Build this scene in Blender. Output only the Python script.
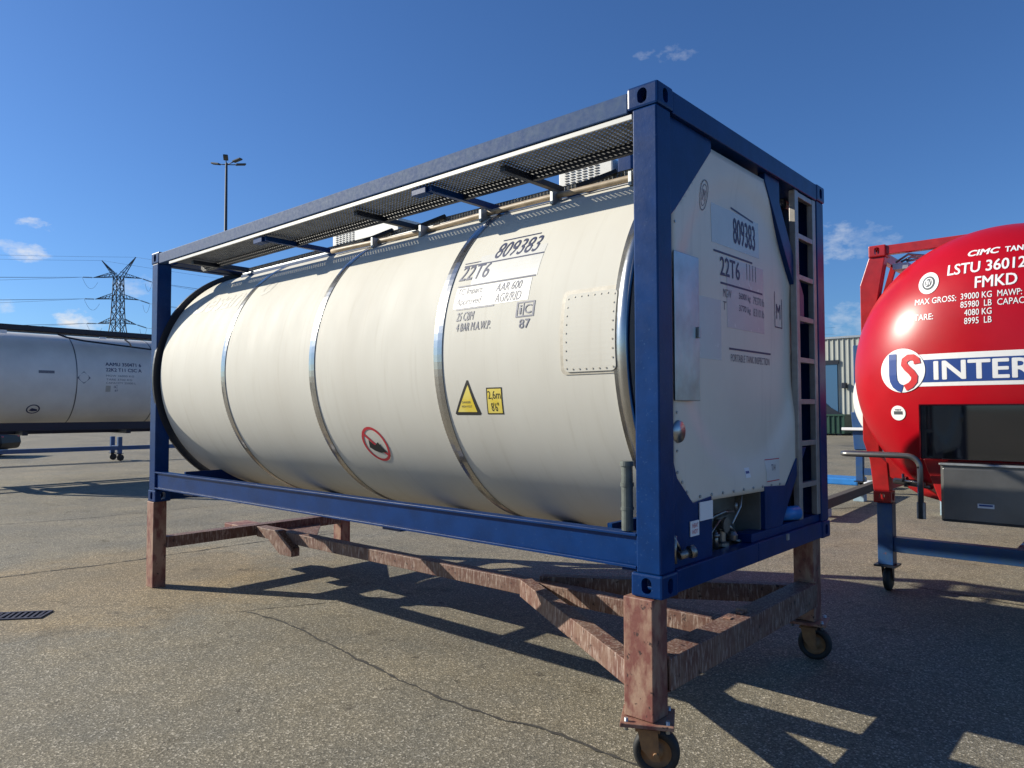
import bpy, bmesh, math, random
from mathutils import Vector, Matrix
random.seed(7)
R = math.radians
sc = bpy.context.scene
for o in list(bpy.data.objects): bpy.data.objects.remove(o)

# ------------------------------------------------------------------ camera
cam = bpy.data.cameras.new('camera'); camo = bpy.data.objects.new('camera', cam)
sc.collection.objects.link(camo); sc.camera = camo
YAW, PIT, ROL = R(-41.6337), R(2.0666), R(-0.1532)
fw = Vector((math.sin(YAW)*math.cos(PIT), math.cos(YAW)*math.cos(PIT), math.sin(PIT)))
rt = Vector((math.cos(YAW), -math.sin(YAW), 0)); up = rt.cross(fw)
r2 = rt*math.cos(ROL)+up*math.sin(ROL); u2 = -rt*math.sin(ROL)+up*math.cos(ROL)
m = Matrix((( r2.x, u2.x, -fw.x, 1.8315), (r2.y, u2.y, -fw.y, -3.1599), (r2.z, u2.z, -fw.z, 1.8134), (0, 0, 0, 1)))
camo.matrix_world = m
cam.sensor_width = 36; cam.lens = 25.537; cam.clip_start = .05; cam.clip_end = 20000

# ------------------------------------------------------------------ light
SUN_AZ, SUN_EL = R(28), R(26.3)          # light travels towards (cos az, sin az) on the ground
EXPOSURE = 0.50
sd = Vector((math.cos(SUN_AZ)*math.cos(SUN_EL), math.sin(SUN_AZ)*math.cos(SUN_EL), -math.sin(SUN_EL)))
sun = bpy.data.lights.new('sun', 'SUN'); sun.energy = 5.0; sun.angle = R(.5); sun.color = (1, .94, .80)
suno = bpy.data.objects.new('sun', sun); sc.collection.objects.link(suno)
suno.rotation_euler = sd.to_track_quat('-Z', 'Y').to_euler()
world = bpy.data.worlds.new('World'); sc.world = world; world.use_nodes = True
nt = world.node_tree; nt.nodes.clear()
wo = nt.nodes.new('ShaderNodeOutputWorld'); bg = nt.nodes.new('ShaderNodeBackground')
sky = nt.nodes.new('ShaderNodeTexSky'); sky.sky_type = 'NISHITA'; sky.sun_disc = False
sky.sun_elevation = SUN_EL
sky.sun_rotation = math.atan2(-sd.x, -sd.y)
sky.air_density = 1.0; sky.dust_density = 0.5; sky.ozone_density = 3.0; sky.altitude = 0
bg.inputs['Strength'].default_value = 0.046
# small clouds low in the sky, in world directions
geo = nt.nodes.new('ShaderNodeTexCoord')
nz = nt.nodes.new('ShaderNodeTexNoise'); nz.inputs['Scale'].default_value = 38; nz.inputs['Detail'].default_value = 6; nz.inputs['Roughness'].default_value = .62
nmap = nt.nodes.new('ShaderNodeMapping'); nmap.inputs['Scale'].default_value = (1, 1, 1.9)
nt.links.new(geo.outputs['Generated'], nmap.inputs[0]); nt.links.new(nmap.outputs[0], nz.inputs['Vector'])
acc = None
def wmath(op, a, b=None, clamp=False):
    n = nt.nodes.new('ShaderNodeMath'); n.operation = op; n.use_clamp = clamp
    for i, v in enumerate((a, b)):
        if v is None: continue
        if isinstance(v, (int, float)): n.inputs[i].default_value = v
        else: nt.links.new(v, n.inputs[i])
    return n.outputs[0]
CL = [((-.944, .253, .212), .017, .0085, .9), ((-.950, .254, .181), .016, .009, .8), ((-.9545, .243, .178), .02, .008, .75), ((-.960, .228, .188), .02, .006, .6), ((-.950, .292, .108), .020, .012, 1.0), ((-.946, .305, .100), .028, .010, .6),
      ((-.924, .351, .153), .022, .012, .45), ((-.291, .935, .203), .022, .025, .42), ((-.255, .945, .205), .03, .02, .25), ((-.443, .783, .437), .04, .008, .3), ((-.28, .952, .111), .03, .02, .4), ((-.966, .23, .12), .012, .008, .5)]
for d, su, sv, amp in CL:
    d = Vector(d).normalized(); h = Vector((d.y, -d.x, 0)).normalized(); vv = h.cross(d)
    def dot(vec):
        n = nt.nodes.new('ShaderNodeVectorMath'); n.operation = 'DOT_PRODUCT'
        nt.links.new(geo.outputs['Generated'], n.inputs[0]); n.inputs[1].default_value = vec
        return n.outputs['Value']
    a = wmath('POWER', wmath('MULTIPLY', dot(h), 1/su), 2.0); a = wmath('MULTIPLY', dot(h), 1/su); a = wmath('MULTIPLY', a, a)
    b = wmath('MULTIPLY', dot(vv), 1/sv); b = wmath('MULTIPLY', b, b)
    g = wmath('SUBTRACT', 1.0, wmath('ADD', a, b))
    g = wmath('MULTIPLY', wmath('MAXIMUM', g, -3.0), 1.0)
    fr = wmath('GREATER_THAN', dot(d), 0.0)
    s = wmath('ADD', wmath('MULTIPLY', g, .55), wmath('MULTIPLY', wmath('SUBTRACT', nz.outputs[0], .5), 3.4))
    s = wmath('MULTIPLY', s, .9, True); s = wmath('MULTIPLY', wmath('MULTIPLY', s, amp), fr)
    acc = s if acc is None else wmath('MAXIMUM', acc, s)
mx = nt.nodes.new('ShaderNodeMix'); mx.data_type = 'RGBA'
nt.links.new(acc, mx.inputs[0]); tint = nt.nodes.new('ShaderNodeMix'); tint.data_type = 'RGBA'; tint.blend_type = 'MULTIPLY'; tint.inputs[0].default_value = 1; tint.inputs[7].default_value = (.86, 1.32, 1.95, 1)
nt.links.new(sky.outputs[0], tint.inputs[6]); nt.links.new(tint.outputs[2], mx.inputs[6]); mx.inputs[7].default_value = (12.5, 12.8, 13.2, 1)
nt.links.new(mx.outputs[2], bg.inputs['Color']); nt.links.new(bg.outputs[0], wo.inputs[0])
sc.view_settings.view_transform = 'Standard'; sc.view_settings.look = 'None'
sc.view_settings.exposure = EXPOSURE; sc.view_settings.gamma = 1; sc.view_settings.use_curve_mapping = False

# ------------------------------------------------------------------ materials
def mat(name, col, rough=.5, metal=0, var=0, vscale=6, stretch=(1, 1, 1), col2=None, bump=0, bscale=60, spec=.5, coat=0, specks=None, spscale=90, spth=.68, streak=None):
    m = bpy.data.materials.new(name); m.use_nodes = True; t = m.node_tree; p = t.nodes['Principled BSDF']
    p.inputs['Base Color'].default_value = (*col, 1); p.inputs['Roughness'].default_value = rough; p.inputs['Metallic'].default_value = metal
    p.inputs['Specular IOR Level'].default_value = spec
    if coat: p.inputs['Coat Weight'].default_value = coat; p.inputs['Coat Roughness'].default_value = .04 if coat > .5 else .22
    tc = t.nodes.new('ShaderNodeTexCoord'); mp = t.nodes.new('ShaderNodeMapping'); mp.inputs['Scale'].default_value = stretch
    t.links.new(tc.outputs['Object'], mp.inputs[0])
    last = None
    def noise(scale, detail=5, rough_=.6, vec=None):
        n = t.nodes.new('ShaderNodeTexNoise'); n.inputs['Scale'].default_value = scale; n.inputs['Detail'].default_value = detail; n.inputs['Roughness'].default_value = rough_
        t.links.new(vec or mp.outputs[0], n.inputs['Vector']); return n.outputs[0]
    def ramp(src, a, b, c0=(0, 0, 0, 1), c1=(1, 1, 1, 1)):
        r = t.nodes.new('ShaderNodeValToRGB'); r.color_ramp.elements[0].position = a; r.color_ramp.elements[1].position = b
        r.color_ramp.elements[0].color = c0; r.color_ramp.elements[1].color = c1; t.links.new(src, r.inputs[0]); return r.outputs[0]
    def mix(f, a, b):
        n = t.nodes.new('ShaderNodeMix'); n.data_type = 'RGBA'
        for i, v in ((0, f), (6, a), (7, b)):
            if isinstance(v, tuple): n.inputs[i].default_value = (*v, 1) if len(v) == 3 else v
            elif isinstance(v, (int, float)): n.inputs[i].default_value = v
            else: t.links.new(v, n.inputs[i])
        return n.outputs[2]
    cur = (*col, 1)
    if var:
        c2 = col2 or tuple(c*(1-var) for c in col)
        cur = mix(ramp(noise(vscale), .35, .68), cur, c2)
    if streak:
        smp = t.nodes.new('ShaderNodeMapping'); smp.inputs['Scale'].default_value = streak[1]; t.links.new(tc.outputs['Object'], smp.inputs[0])
        f = ramp(noise(streak[2], 4, .6, smp.outputs[0]), streak[3], streak[4]); cur = mix(f, cur, streak[0])
    if specks:
        cur = mix(ramp(noise(spscale, 3, .7), spth, spth+.05), cur, specks)
    if not isinstance(cur, tuple): t.links.new(cur, p.inputs['Base Color'])
    if var:
        rr = t.nodes.new('ShaderNodeMapRange'); rr.inputs['To Min'].default_value = max(.02, rough*.8); rr.inputs['To Max'].default_value = min(1, rough*1.25)
        t.links.new(noise(vscale*2.3), rr.inputs[0]); t.links.new(rr.outputs[0], p.inputs['Roughness'])
    if bump:
        b = t.nodes.new('ShaderNodeBump'); b.inputs['Strength'].default_value = bump; b.inputs['Distance'].default_value = .01
        t.links.new(noise(bscale, 4), b.inputs['Height']); t.links.new(b.outputs[0], p.inputs['Normal'])
    return m
M = {}
M['blue'] = mat('blue_painted_steel', (.0012, .030, .135), .32, var=.30, vscale=5, spec=.2, specks=(.02, .055, .15), spscale=70, spth=.64, bump=.06, bscale=30)
M['navy'] = mat('dark_navy_steel', (.006, .010, .022), .45, var=.3)
M['white'] = mat('cream_white_cladding', (.61, .585, .515), .72, var=.12, vscale=1.3, stretch=(1.6, .7, .5), col2=(.57, .54, .47), streak=((.51, .475, .40), (9, 1, .55), 2.2, .55, .95), bump=.10, bscale=2.2, spec=.3)
M['endwhite'] = mat('white_end_cladding', (.72, .655, .55), .38, var=.10, vscale=1.6, col2=(.67, .60, .50), streak=((.58, .52, .43), (1, 7, .5), 2.0, .55, .95), bump=.10, bscale=2.6)
M['patch'] = mat('pale_decal_patch', (.635, .62, .575), .4, var=.06)
M['patchend'] = mat('pale_blue_grey_patch', (.55, .565, .545), .25, var=.06)
M['steel'] = mat('polished_steel', (.50, .49, .47), .22, 1, var=.2, vscale=4, bump=.1, bscale=8)
M['sheet'] = mat('dull_steel_sheet', (.42, .43, .43), .3, 1, var=.3, vscale=5, bump=.2, bscale=9)
M['galv'] = mat('galvanised_steel', (.46, .48, .49), .42, .75, var=.3, vscale=14)
M['alu'] = mat('ladder_aluminium', (.36, .34, .32), .45, .5, var=.25, vscale=12)
M['grate'] = mat('walkway_aluminium', (.20, .20, .19), .5, .6, var=.35, vscale=9)
M['topsteel'] = mat('weathered_grey_rail_paint', (.018, .055, .16), .62, spec=.15, var=.5, vscale=16, col2=(.045, .085, .17), specks=(.20, .23, .27), spscale=60, spth=.70)
M['rust'] = mat('red_brown_weathered_steel', (.110, .043, .030), .6, var=.5, vscale=7, col2=(.17, .100, .070), streak=((.36, .28, .235), (42, 42, 7.0), 1.5, .50, .70), specks=(.04, .018, .014), spscale=18, spth=.62, bump=.3, bscale=22)
M['rustleg'] = mat('faded_brown_red_steel', (.235, .108, .074), .58, var=.5, vscale=5, stretch=(1, 1, .8), col2=(.34, .22, .15), streak=((.17, .055, .042), (7, 7, 3.5), 1.5, .46, .60), specks=(.05, .022, .018), spscale=22, spth=.63, bump=.22, bscale=30)
M['tan'] = mat('tan_hose_pipe', (.40, .31, .21), .5, var=.35, vscale=12)
M['recess'] = mat('grey_recess_paint', (.20, .20, .185), .45, .3, var=.3, vscale=6)
M['tubegrey'] = mat('ribbed_grey_plastic', (.13, .145, .13), .4, var=.35, vscale=20)
M['black'] = mat('black_rubber', (.018, .018, .018), .65, var=.3, vscale=20)
M['void'] = mat('black_print_and_dark', (.006, .006, .007), .7)  # black sticker print; also the painted darkness under the drain bars
M['ink'] = mat('dark_blue_lettering', (.016, .026, .085), .5, var=.3, vscale=60, col2=(.035, .045, .10))
M['inkfade'] = mat('faded_grey_lettering', (.10, .10, .13), .5, var=.6, vscale=50, col2=(.24, .23, .22))
M['ghost'] = mat('ghost_lettering', (.45, .425, .375), .6, var=.3, vscale=14, col2=(.56, .53, .47))
M['yellow'] = mat('yellow_sticker', (.70, .52, .04), .4, var=.15, vscale=12, col2=(.75, .62, .16))
M['redsign'] = mat('red_sign_ink', (.50, .025, .04), .4)
M['red'] = mat('glossy_red_paint', (.44, .002, .010), .33, var=.18, vscale=1.6, spec=.35, coat=.12, bump=.02, bscale=2)
M['reddark'] = mat('red_steel', (.40, .008, .010), .38, var=.3, vscale=7, coat=.2)
M['whitetext'] = mat('white_lettering', (.78, .78, .78), .4)
M['banner'] = mat('blue_banner', (.022, .06, .24), .35)
M['logored'] = mat('logo_red', (.55, .03, .035), .35)
M['blackgloss'] = mat('mirror_black_panel', (.012, .012, .013), .04, spec=.8, coat=1)
M['cabinet'] = mat('grey_cabinet_sheet', (.19, .19, .19), .35, .7, var=.25, vscale=3)
M['bluestand'] = mat('bright_blue_stand_paint', (.010, .055, .19), .42, var=.5, vscale=6, col2=(.03, .075, .15), specks=(.16, .05, .03), spscale=20, spth=.66)
M['shadewhite'] = mat('dull_white_cladding', (.78, .74, .66), .5, var=.14, vscale=1.5, col2=(.68, .64, .57))
M['wood'] = mat('grey_timber', (.085, .070, .058), .8, var=.4, vscale=12, stretch=(1, 5, 5))
M['paleblue'] = mat('pale_blue_paint', (.30, .42, .50), .5, var=.2)
M['tarp'] = mat('bright_blue_plastic', (.03, .20, .55), .35, var=.2)
M['pylon'] = mat('dark_lattice_steel', (.06, .07, .08), .6)
M['wire'] = mat('power_cable', (.10, .12, .15), .6)
M['clad'] = mat('pale_ribbed_cladding', (.40, .41, .37), .5, var=.12, vscale=.4)
M['winblue'] = mat('blue_window_glass', (.05, .12, .22), .12, spec=.8)
M['green'] = mat('dark_green_steel', (.008, .05, .030), .5, var=.3, vscale=2)
M['carblack'] = mat('black_car_paint', (.005, .005, .006), .5)
M['glass'] = mat('car_glass', (.02, .025, .03), .03, spec=.9)
M['brass'] = mat('valve_steel', (.30, .29, .27), .35, .9, var=.3, vscale=30)
M['casterrim'] = mat('ochre_rusty_rim', (.30, .15, .055), .6, var=.4, vscale=14, col2=(.17, .08, .035))
M['sealant'] = mat('yellowed_sealant', (.52, .47, .38), .5, var=.2, vscale=30)
M['drain'] = mat('cast_iron', (.10, .09, .105), .5, .5, var=.3, vscale=30)

# asphalt
def asphalt():
    m = bpy.data.materials.new('worn_asphalt'); m.use_nodes = True; t = m.node_tree; p = t.nodes['Principled BSDF']
    tc = t.nodes.new('ShaderNodeTexCoord')
    def noise(s, d=4, r=.6):
        n = t.nodes.new('ShaderNodeTexNoise'); n.inputs['Scale'].default_value = s; n.inputs['Detail'].default_value = d; n.inputs['Roughness'].default_value = r
        t.links.new(tc.outputs['Object'], n.inputs['Vector']); return n.outputs[0]
    def ramp(src, a, b, c0=(0, 0, 0, 1), c1=(1, 1, 1, 1)):
        r = t.nodes.new('ShaderNodeValToRGB'); r.color_ramp.elements[0].position = a; r.color_ramp.elements[1].position = b
        r.color_ramp.elements[0].color = c0; r.color_ramp.elements[1].color = c1; t.links.new(src, r.inputs[0]); return r.outputs[0]
    def mix(f, a, b, mode='MIX'):
        n = t.nodes.new('ShaderNodeMix'); n.data_type = 'RGBA'; n.blend_type = mode
        for i, v in ((0, f), (6, a), (7, b)):
            if isinstance(v, tuple): n.inputs[i].default_value = (*v, 1)
            elif isinstance(v, (int, float)): n.inputs[i].default_value = v
            else: t.links.new(v, n.inputs[i])
        return n.outputs[2]
    v1 = t.nodes.new('ShaderNodeTexVoronoi'); v1.inputs['Scale'].default_value = 105; t.links.new(tc.outputs['Object'], v1.inputs['Vector'])
    sep = t.nodes.new('ShaderNodeSeparateColor'); t.links.new(v1.outputs['Color'], sep.inputs[0])
    base = ramp(sep.outputs[0], 0.0, 1.0, (.050, .046, .036, 1), (.21, .19, .142, 1))
    r = base.node.color_ramp; e = r.elements.new(.55); e.color = (.158, .142, .109, 1); e = r.elements.new(.86); e.color = (.25, .225, .172, 1); r.elements[-1].color = (.62, .57, .48, 1)
    v2 = t.nodes.new('ShaderNodeTexVoronoi'); v2.inputs['Scale'].default_value = 260; t.links.new(tc.outputs['Object'], v2.inputs['Vector'])
    sp2 = t.nodes.new('ShaderNodeSeparateColor'); t.links.new(v2.outputs['Color'], sp2.inputs[0])
    fine = ramp(sp2.outputs[1], 0, 1, (.090, .082, .063, 1), (.285, .258, .196, 1))
    c = mix(.38, base, fine)
    c = mix(ramp(noise(1.1, 6, .65), .35, .7), c, mix(1.0, c, (1.30, 1.22, 1.08), 'MULTIPLY'))
    c = mix(ramp(noise(.35, 5, .6), .45, .65), c, mix(1.0, c, (.78, .78, .78), 'MULTIPLY'))
    c = mix(ramp(noise(2.3, 5, .7), .575, .70), c, mix(1.0, c, (.62, .60, .57), 'MULTIPLY'))
    c = mix(ramp(noise(6.0, 4, .6), .64, .72), c, mix(1.0, c, (.45, .43, .42), 'MULTIPLY'))
    # rusty sandy stain round the drain
    vm = t.nodes.new('ShaderNodeVectorMath'); vm.operation = 'DISTANCE'; t.links.new(tc.outputs['Object'], vm.inputs[0]); vm.inputs[1].default_value = (-6.5, -.2, 0)
    n = noise(1.8, 5, .65); a = t.nodes.new('ShaderNodeMath'); a.operation = 'MULTIPLY_ADD'; t.links.new(n, a.inputs[0]); a.inputs[1].default_value = -2.6; t.links.new(vm.outputs['Value'], a.inputs[2])
    f = ramp(a.outputs[0], .0, 1.0, (.62, .62, .62, 1), (0, 0, 0, 1)); f.node.color_ramp.elements[1].position = .9
    c = mix(f, c, mix(1.0, c, (1.38, 1.16, .86), 'MULTIPLY'))
    t.links.new(c, p.inputs['Base Color']); p.inputs['Roughness'].default_value = .82; p.inputs['Specular IOR Level'].default_value = .35
    b = t.nodes.new('ShaderNodeBump'); b.inputs['Strength'].default_value = .55; b.inputs['Distance'].default_value = .004
    t.links.new(v1.outputs['Distance'], b.inputs['Height'])
    t.links.new(b.outputs[0], p.inputs['Normal'])
    return m
M['asphalt'] = asphalt()

# ------------------------------------------------------------------ mesh helpers
class MB:
    def __init__(s): s.bm = bmesh.new()
    def box(s, a, b, bev=0):
        a = Vector(a); b = Vector(b); c = (a+b)/2; d = b-a
        r = bmesh.ops.create_cube(s.bm, size=1, matrix=Matrix.Translation(c) @ Matrix.Diagonal((abs(d.x), abs(d.y), abs(d.z), 1)))
        if bev:
            es = list({e for v in r['verts'] for e in v.link_edges}); bmesh.ops.bevel(s.bm, geom=es, offset=bev, segments=2, affect='EDGES', profile=.6)
        return s
    def beam(s, p, q, w, h, upv=(0, 0, 1), bev=0):
        p = Vector(p); q = Vector(q); z = (q-p); L = z.length; z.normalize(); x = z.cross(Vector(upv)).normalized(); y = x.cross(z) * -1
        mt = Matrix(((x.x, y.x, z.x, 0), (x.y, y.y, z.y, 0), (x.z, y.z, z.z, 0), (0, 0, 0, 1)))
        r = bmesh.ops.create_cube(s.bm, size=1, matrix=Matrix.Translation((p+q)/2) @ mt @ Matrix.Diagonal((w, h, L, 1)))
        if bev:
            es = list({e for v in r['verts'] for e in v.link_edges}); bmesh.ops.bevel(s.bm, geom=es, offset=bev, segments=2, affect='EDGES')
        return s
    def tube(s, pts, r, seg=12, cap=True):
        pts = [Vector(p) for p in pts]; rings = []; ref = None
        for i, p in enumerate(pts):
            t = (pts[min(i+1, len(pts)-1)]-pts[max(i-1, 0)]).normalized()
            if ref is None: ref = Vector((0, 0, 1)) if abs(t.z) < .9 else Vector((1, 0, 0))
            u = (ref - t*ref.dot(t)).normalized(); w = t.cross(u); ref = u
            rr = r[i] if isinstance(r, (list, tuple)) else r
            rings.append([s.bm.verts.new(p+(u*math.cos(a)+w*math.sin(a))*rr) for a in [2*math.pi*k/seg for k in range(seg)]])
        for A, B in zip(rings, rings[1:]):
            for k in range(seg): s.bm.faces.new((A[k], A[(k+1) % seg], B[(k+1) % seg], B[k])).smooth = True
        if cap: s.bm.faces.new(rings[0][::-1]); s.bm.faces.new(rings[-1])
        return s
    def cyl(s, p, q, r, seg=24): return s.tube([p, q], r, seg)
    def lathe(s, prof, org, axis, seg=96, smooth=True, close=False):
        """prof: list of (along, radius)"""
        ax = Vector(axis).normalized(); u = Vector((0, 0, 1)) if abs(ax.z) < .9 else Vector((1, 0, 0)); u = (u-ax*u.dot(ax)).normalized(); w = ax.cross(u); org = Vector(org)
        rings = []
        for a, r in prof:
            if r < 1e-5: rings.append([s.bm.verts.new(org+ax*a)]); continue
            rings.append([s.bm.verts.new(org+ax*a+(u*math.cos(t)+w*math.sin(t))*r) for t in [2*math.pi*k/seg for k in range(seg)]])
        prs = list(zip(rings, rings[1:]))
        if close: prs.append((rings[-1], rings[0]))
        for A, B in prs:
            for k in range(seg):
                k2 = (k+1) % seg
                if len(A) == 1 and len(B) == 1: continue
                if len(A) == 1: f = s.bm.faces.new((A[0], B[k2], B[k]))
                elif len(B) == 1: f = s.bm.faces.new((A[k], A[k2], B[0]))
                else: f = s.bm.faces.new((A[k], A[k2], B[k2], B[k]))
                f.smooth = smooth
        return s
    def prism(s, pts, d):
        pts = [Vector(p) for p in pts]; d = Vector(d)
        a = [s.bm.verts.new(p) for p in pts]; b = [s.bm.verts.new(p+d) for p in pts]; n = len(a)
        s.bm.faces.new(a); s.bm.faces.new(b[::-1])
        for i in range(n): s.bm.faces.new((a[i], b[i], b[(i+1) % n], a[(i+1) % n]))
        return s
    def poly(s, pts):
        s.bm.faces.new([s.bm.verts.new(Vector(p)) for p in pts]); return s
def build(mb, name, m, parent=None, bevel=0, sharp=True):
    bmesh.ops.recalc_face_normals(mb.bm, faces=mb.bm.faces)
    me = bpy.data.meshes.new(name); mb.bm.to_mesh(me); mb.bm.free()
    me.materials.append(M[m]); o = bpy.data.objects.new(name, me); sc.collection.objects.link(o)
    if parent: o.parent = parent
    if bevel:
        md = o.modifiers.new('bevel', 'BEVEL'); md.width = bevel; md.segments = 2; md.limit_method = 'ANGLE'; md.angle_limit = R(40)
    return o
def tag(o, label=None, cat=None, group=None, kind=None):
    for k, v in (('label', label), ('category', cat), ('group', group), ('kind', kind)):
        if v: o[k] = v
    return o
def thing(name, label, cat, loc=(0, 0, 0), group=None):
    o = bpy.data.objects.new(name, None); sc.collection.objects.link(o); o.location = loc; o.empty_display_size = .2
    return tag(o, label, cat, group)
def copy_tree(o, parent=None):
    c = o.copy(); sc.collection.objects.link(c)
    if parent: c.parent = parent
    for ch in [x for x in sc.objects if x.parent == o]: copy_tree(ch, c)
    return c

def text_mesh(txt, shear=0, bold=0):
    cu = bpy.data.curves.new('t', 'FONT'); cu.body = txt; cu.size = 1; cu.shear = shear; cu.offset = bold; cu.resolution_u = 3; cu.fill_mode = 'FRONT'
    o = bpy.data.objects.new('t', cu); sc.collection.objects.link(o)
    dg = bpy.context.evaluated_depsgraph_get(); me = bpy.data.meshes.new_from_object(o.evaluated_get(dg))
    bpy.data.objects.remove(o); bpy.data.curves.remove(cu); return me
def text(name, txt, box, fmap, m, parent, shear=0, bold=0, sub=.03):
    """letters filling box (u0,v0,u1,v1), mapped to the surface by fmap(u,v)"""
    me = text_mesh(txt, shear, 0); bm = bmesh.new(); bm.from_mesh(me)
    xs = [v.co.x for v in bm.verts]; ys = [v.co.y for v in bm.verts]
    x0, x1, y0, y1 = min(xs), max(xs), min(ys), max(ys); u0, v0, u1, v1 = box
    for v in bm.verts: v.co = Vector((u0+(v.co.x-x0)/(x1-x0)*(u1-u0), v0+(v.co.y-y0)/(y1-y0)*(v1-v0), 0))
    for _ in range(3):
        es = [e for e in bm.edges if e.calc_length() > sub]
        if not es: break
        bmesh.ops.subdivide_edges(bm, edges=es, cuts=1); bmesh.ops.triangulate(bm, faces=[f for f in bm.faces if len(f.verts) > 3])
    hgt = v1-v0; base = [v for v in bm.verts]
    shifts = [(0, 0)]
    if bold > 0: k = bold*2.2*hgt; shifts = [(0, 0), (k, 0), (-k, 0), (0, k*.7), (0, -k*.7)]
    if bold > .01: shifts += [(k*.7, k*.5), (-k*.7, -k*.5), (k*.7, -k*.5), (-k*.7, k*.5)]
    cps = []
    for n_i, (du, dv) in enumerate(shifts[1:], 1):
        d_ = bmesh.ops.duplicate(bm, geom=[f for f in bm.faces if f.material_index == 0])
        fs = [g for g in d_['geom'] if isinstance(g, bmesh.types.BMFace)]; vs = {v for f in fs for v in f.verts}
        for f in fs: f.material_index = 1
        cps.append((vs, du, dv, n_i))
    done = set()
    def place(v, du, dv, k_):
        u, w = v.co.x+du, v.co.y+dv; p = Vector(fmap(u, w))
        if k_:
            n = (Vector(fmap(u+.01, w))-p).cross(Vector(fmap(u, w+.01))-p).normalized(); p = p+n*(.00012*k_)
        return p
    for vs, du, dv, k_ in cps:
        for v in vs: v.co = place(v, du, dv, k_); done.add(v)
    for v in bm.verts:
        if v not in done: v.co = place(v, 0, 0, 0)
    for f in bm.faces: f.material_index = 0
    bm.to_mesh(me); bm.free(); me.materials.clear(); me.materials.append(M[m])
    o = bpy.data.objects.new(name, me); sc.collection.objects.link(o)
    if parent: o.parent = parent
    return o
def sheet(mb, u0, v0, u1, v1, fmap, n=8):
    """curved rectangle patch"""
    nu = max(1, n); g = [[mb.bm.verts.new(fmap(u0+(u1-u0)*i/nu, v0+(v1-v0)*j/nu)) for j in range(nu+1)] for i in range(nu+1)]
    for i in range(nu):
        for j in range(nu): mb.bm.faces.new((g[i][j], g[i+1][j], g[i+1][j+1], g[i][j+1]))
    return mb
def ring(mb, cu, cv, ru, rv, w, fmap, n=40):
    a = []; b = []
    for k in range(n):
        t = 2*math.pi*k/n; a.append(mb.bm.verts.new(fmap(cu+ru*math.cos(t), cv+rv*math.sin(t)))); b.append(mb.bm.verts.new(fmap(cu+(ru-w)*math.cos(t), cv+(rv-w)*math.sin(t))))
    for k in range(n): mb.bm.faces.new((a[k], a[(k+1) % n], b[(k+1) % n], b[k]))
    return mb
def flat(mb, pts, fmap):
    mb.bm.faces.new([mb.bm.verts.new(fmap(*p)) for p in pts]); return mb
def disc(mb, cu, cv, r, fmap, n=40, rings=4, sx=1):
    c = mb.bm.verts.new(fmap(cu, cv)); prev = None
    for j in range(1, rings+1):
        cur = [mb.bm.verts.new(fmap(cu+sx*r*j/rings*math.cos(2*math.pi*k/n), cv+r*j/rings*math.sin(2*math.pi*k/n))) for k in range(n)]
        for k in range(n):
            if prev is None: mb.bm.faces.new((c, cur[k], cur[(k+1) % n]))
            else: mb.bm.faces.new((prev[k], cur[k], cur[(k+1) % n], prev[(k+1) % n]))
        prev = cur
    return mb

# ------------------------------------------------------------------ ground
g = MB(); g.poly([(-6000, -6000, 0), (6000, -6000, 0), (6000, 6000, 0), (-6000, 6000, 0)])
tag(build(g, 'ground', 'asphalt'), kind='structure')
def crack(pts, w, seed, label):
    rnd = random.Random(seed); P = []
    for (a, b) in zip(pts, pts[1:]):
        a = Vector((*a, 0)); b = Vector((*b, 0)); n = max(2, int((b-a).length/.05))
        for i in range(n): P.append(a.lerp(b, i/n))
    P.append(Vector((*pts[-1], 0))); mb = MB(); L = []; off = 0
    for i, p in enumerate(P):
        t = (P[min(i+1, len(P)-1)]-P[max(0, i-1)]).normalized(); n = Vector((-t.y, t.x, 0)); off = off*.8+rnd.uniform(-1, 1)*.012
        ww = w*rnd.uniform(.25, 1.0)*(min(1, i/4, (len(P)-1-i)/4)+.05)
        L.append((mb.bm.verts.new(p+n*(off+ww/2)+Vector((0, 0, .004))), mb.bm.verts.new(p+n*(off-ww/2)+Vector((0, 0, .004)))))
    for A, B in zip(L, L[1:]): mb.bm.faces.new((A[0], A[1], B[1], B[0]))
    return tag(build(mb, 'asphalt_crack', 'crackfill'), kind='structure')
M['crackfill'] = mat('crack_filler', (.060, .054, .045), .85, var=.4, vscale=30)
crack([(-14, -2.2), (-12.07, .13), (-11.8, 1.5), (-11.76, 3.24), (-11.5, 6)], .03, 1, '')
crack([(-8.2, -2.6), (-7.65, -.9), (-7.53, .63), (-7.54, 1.96), (-7.3, 3.5)], .035, 2, '')
crack([(-4.5, .03), (-4.14, .70), (-3.9, 1.2), (-3.6, 1.9)], .014, 3, '')
crack([(-4.45, .20), (-3.95, .24), (-3.0, .157), (-2.03, .045), (-1.43, .02), (-.71, .09), (-.25, .05), (.9, .02)], .030, 4, '')
crack([(-10.4, 7.2), (-6.5, 7.4), (-3.6, 8.6), (-2, 12)], .05, 5, '')
crack([(-.2, 5.2), (.9, 5.0), (3, 4.9)], .03, 6, '')

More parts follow.
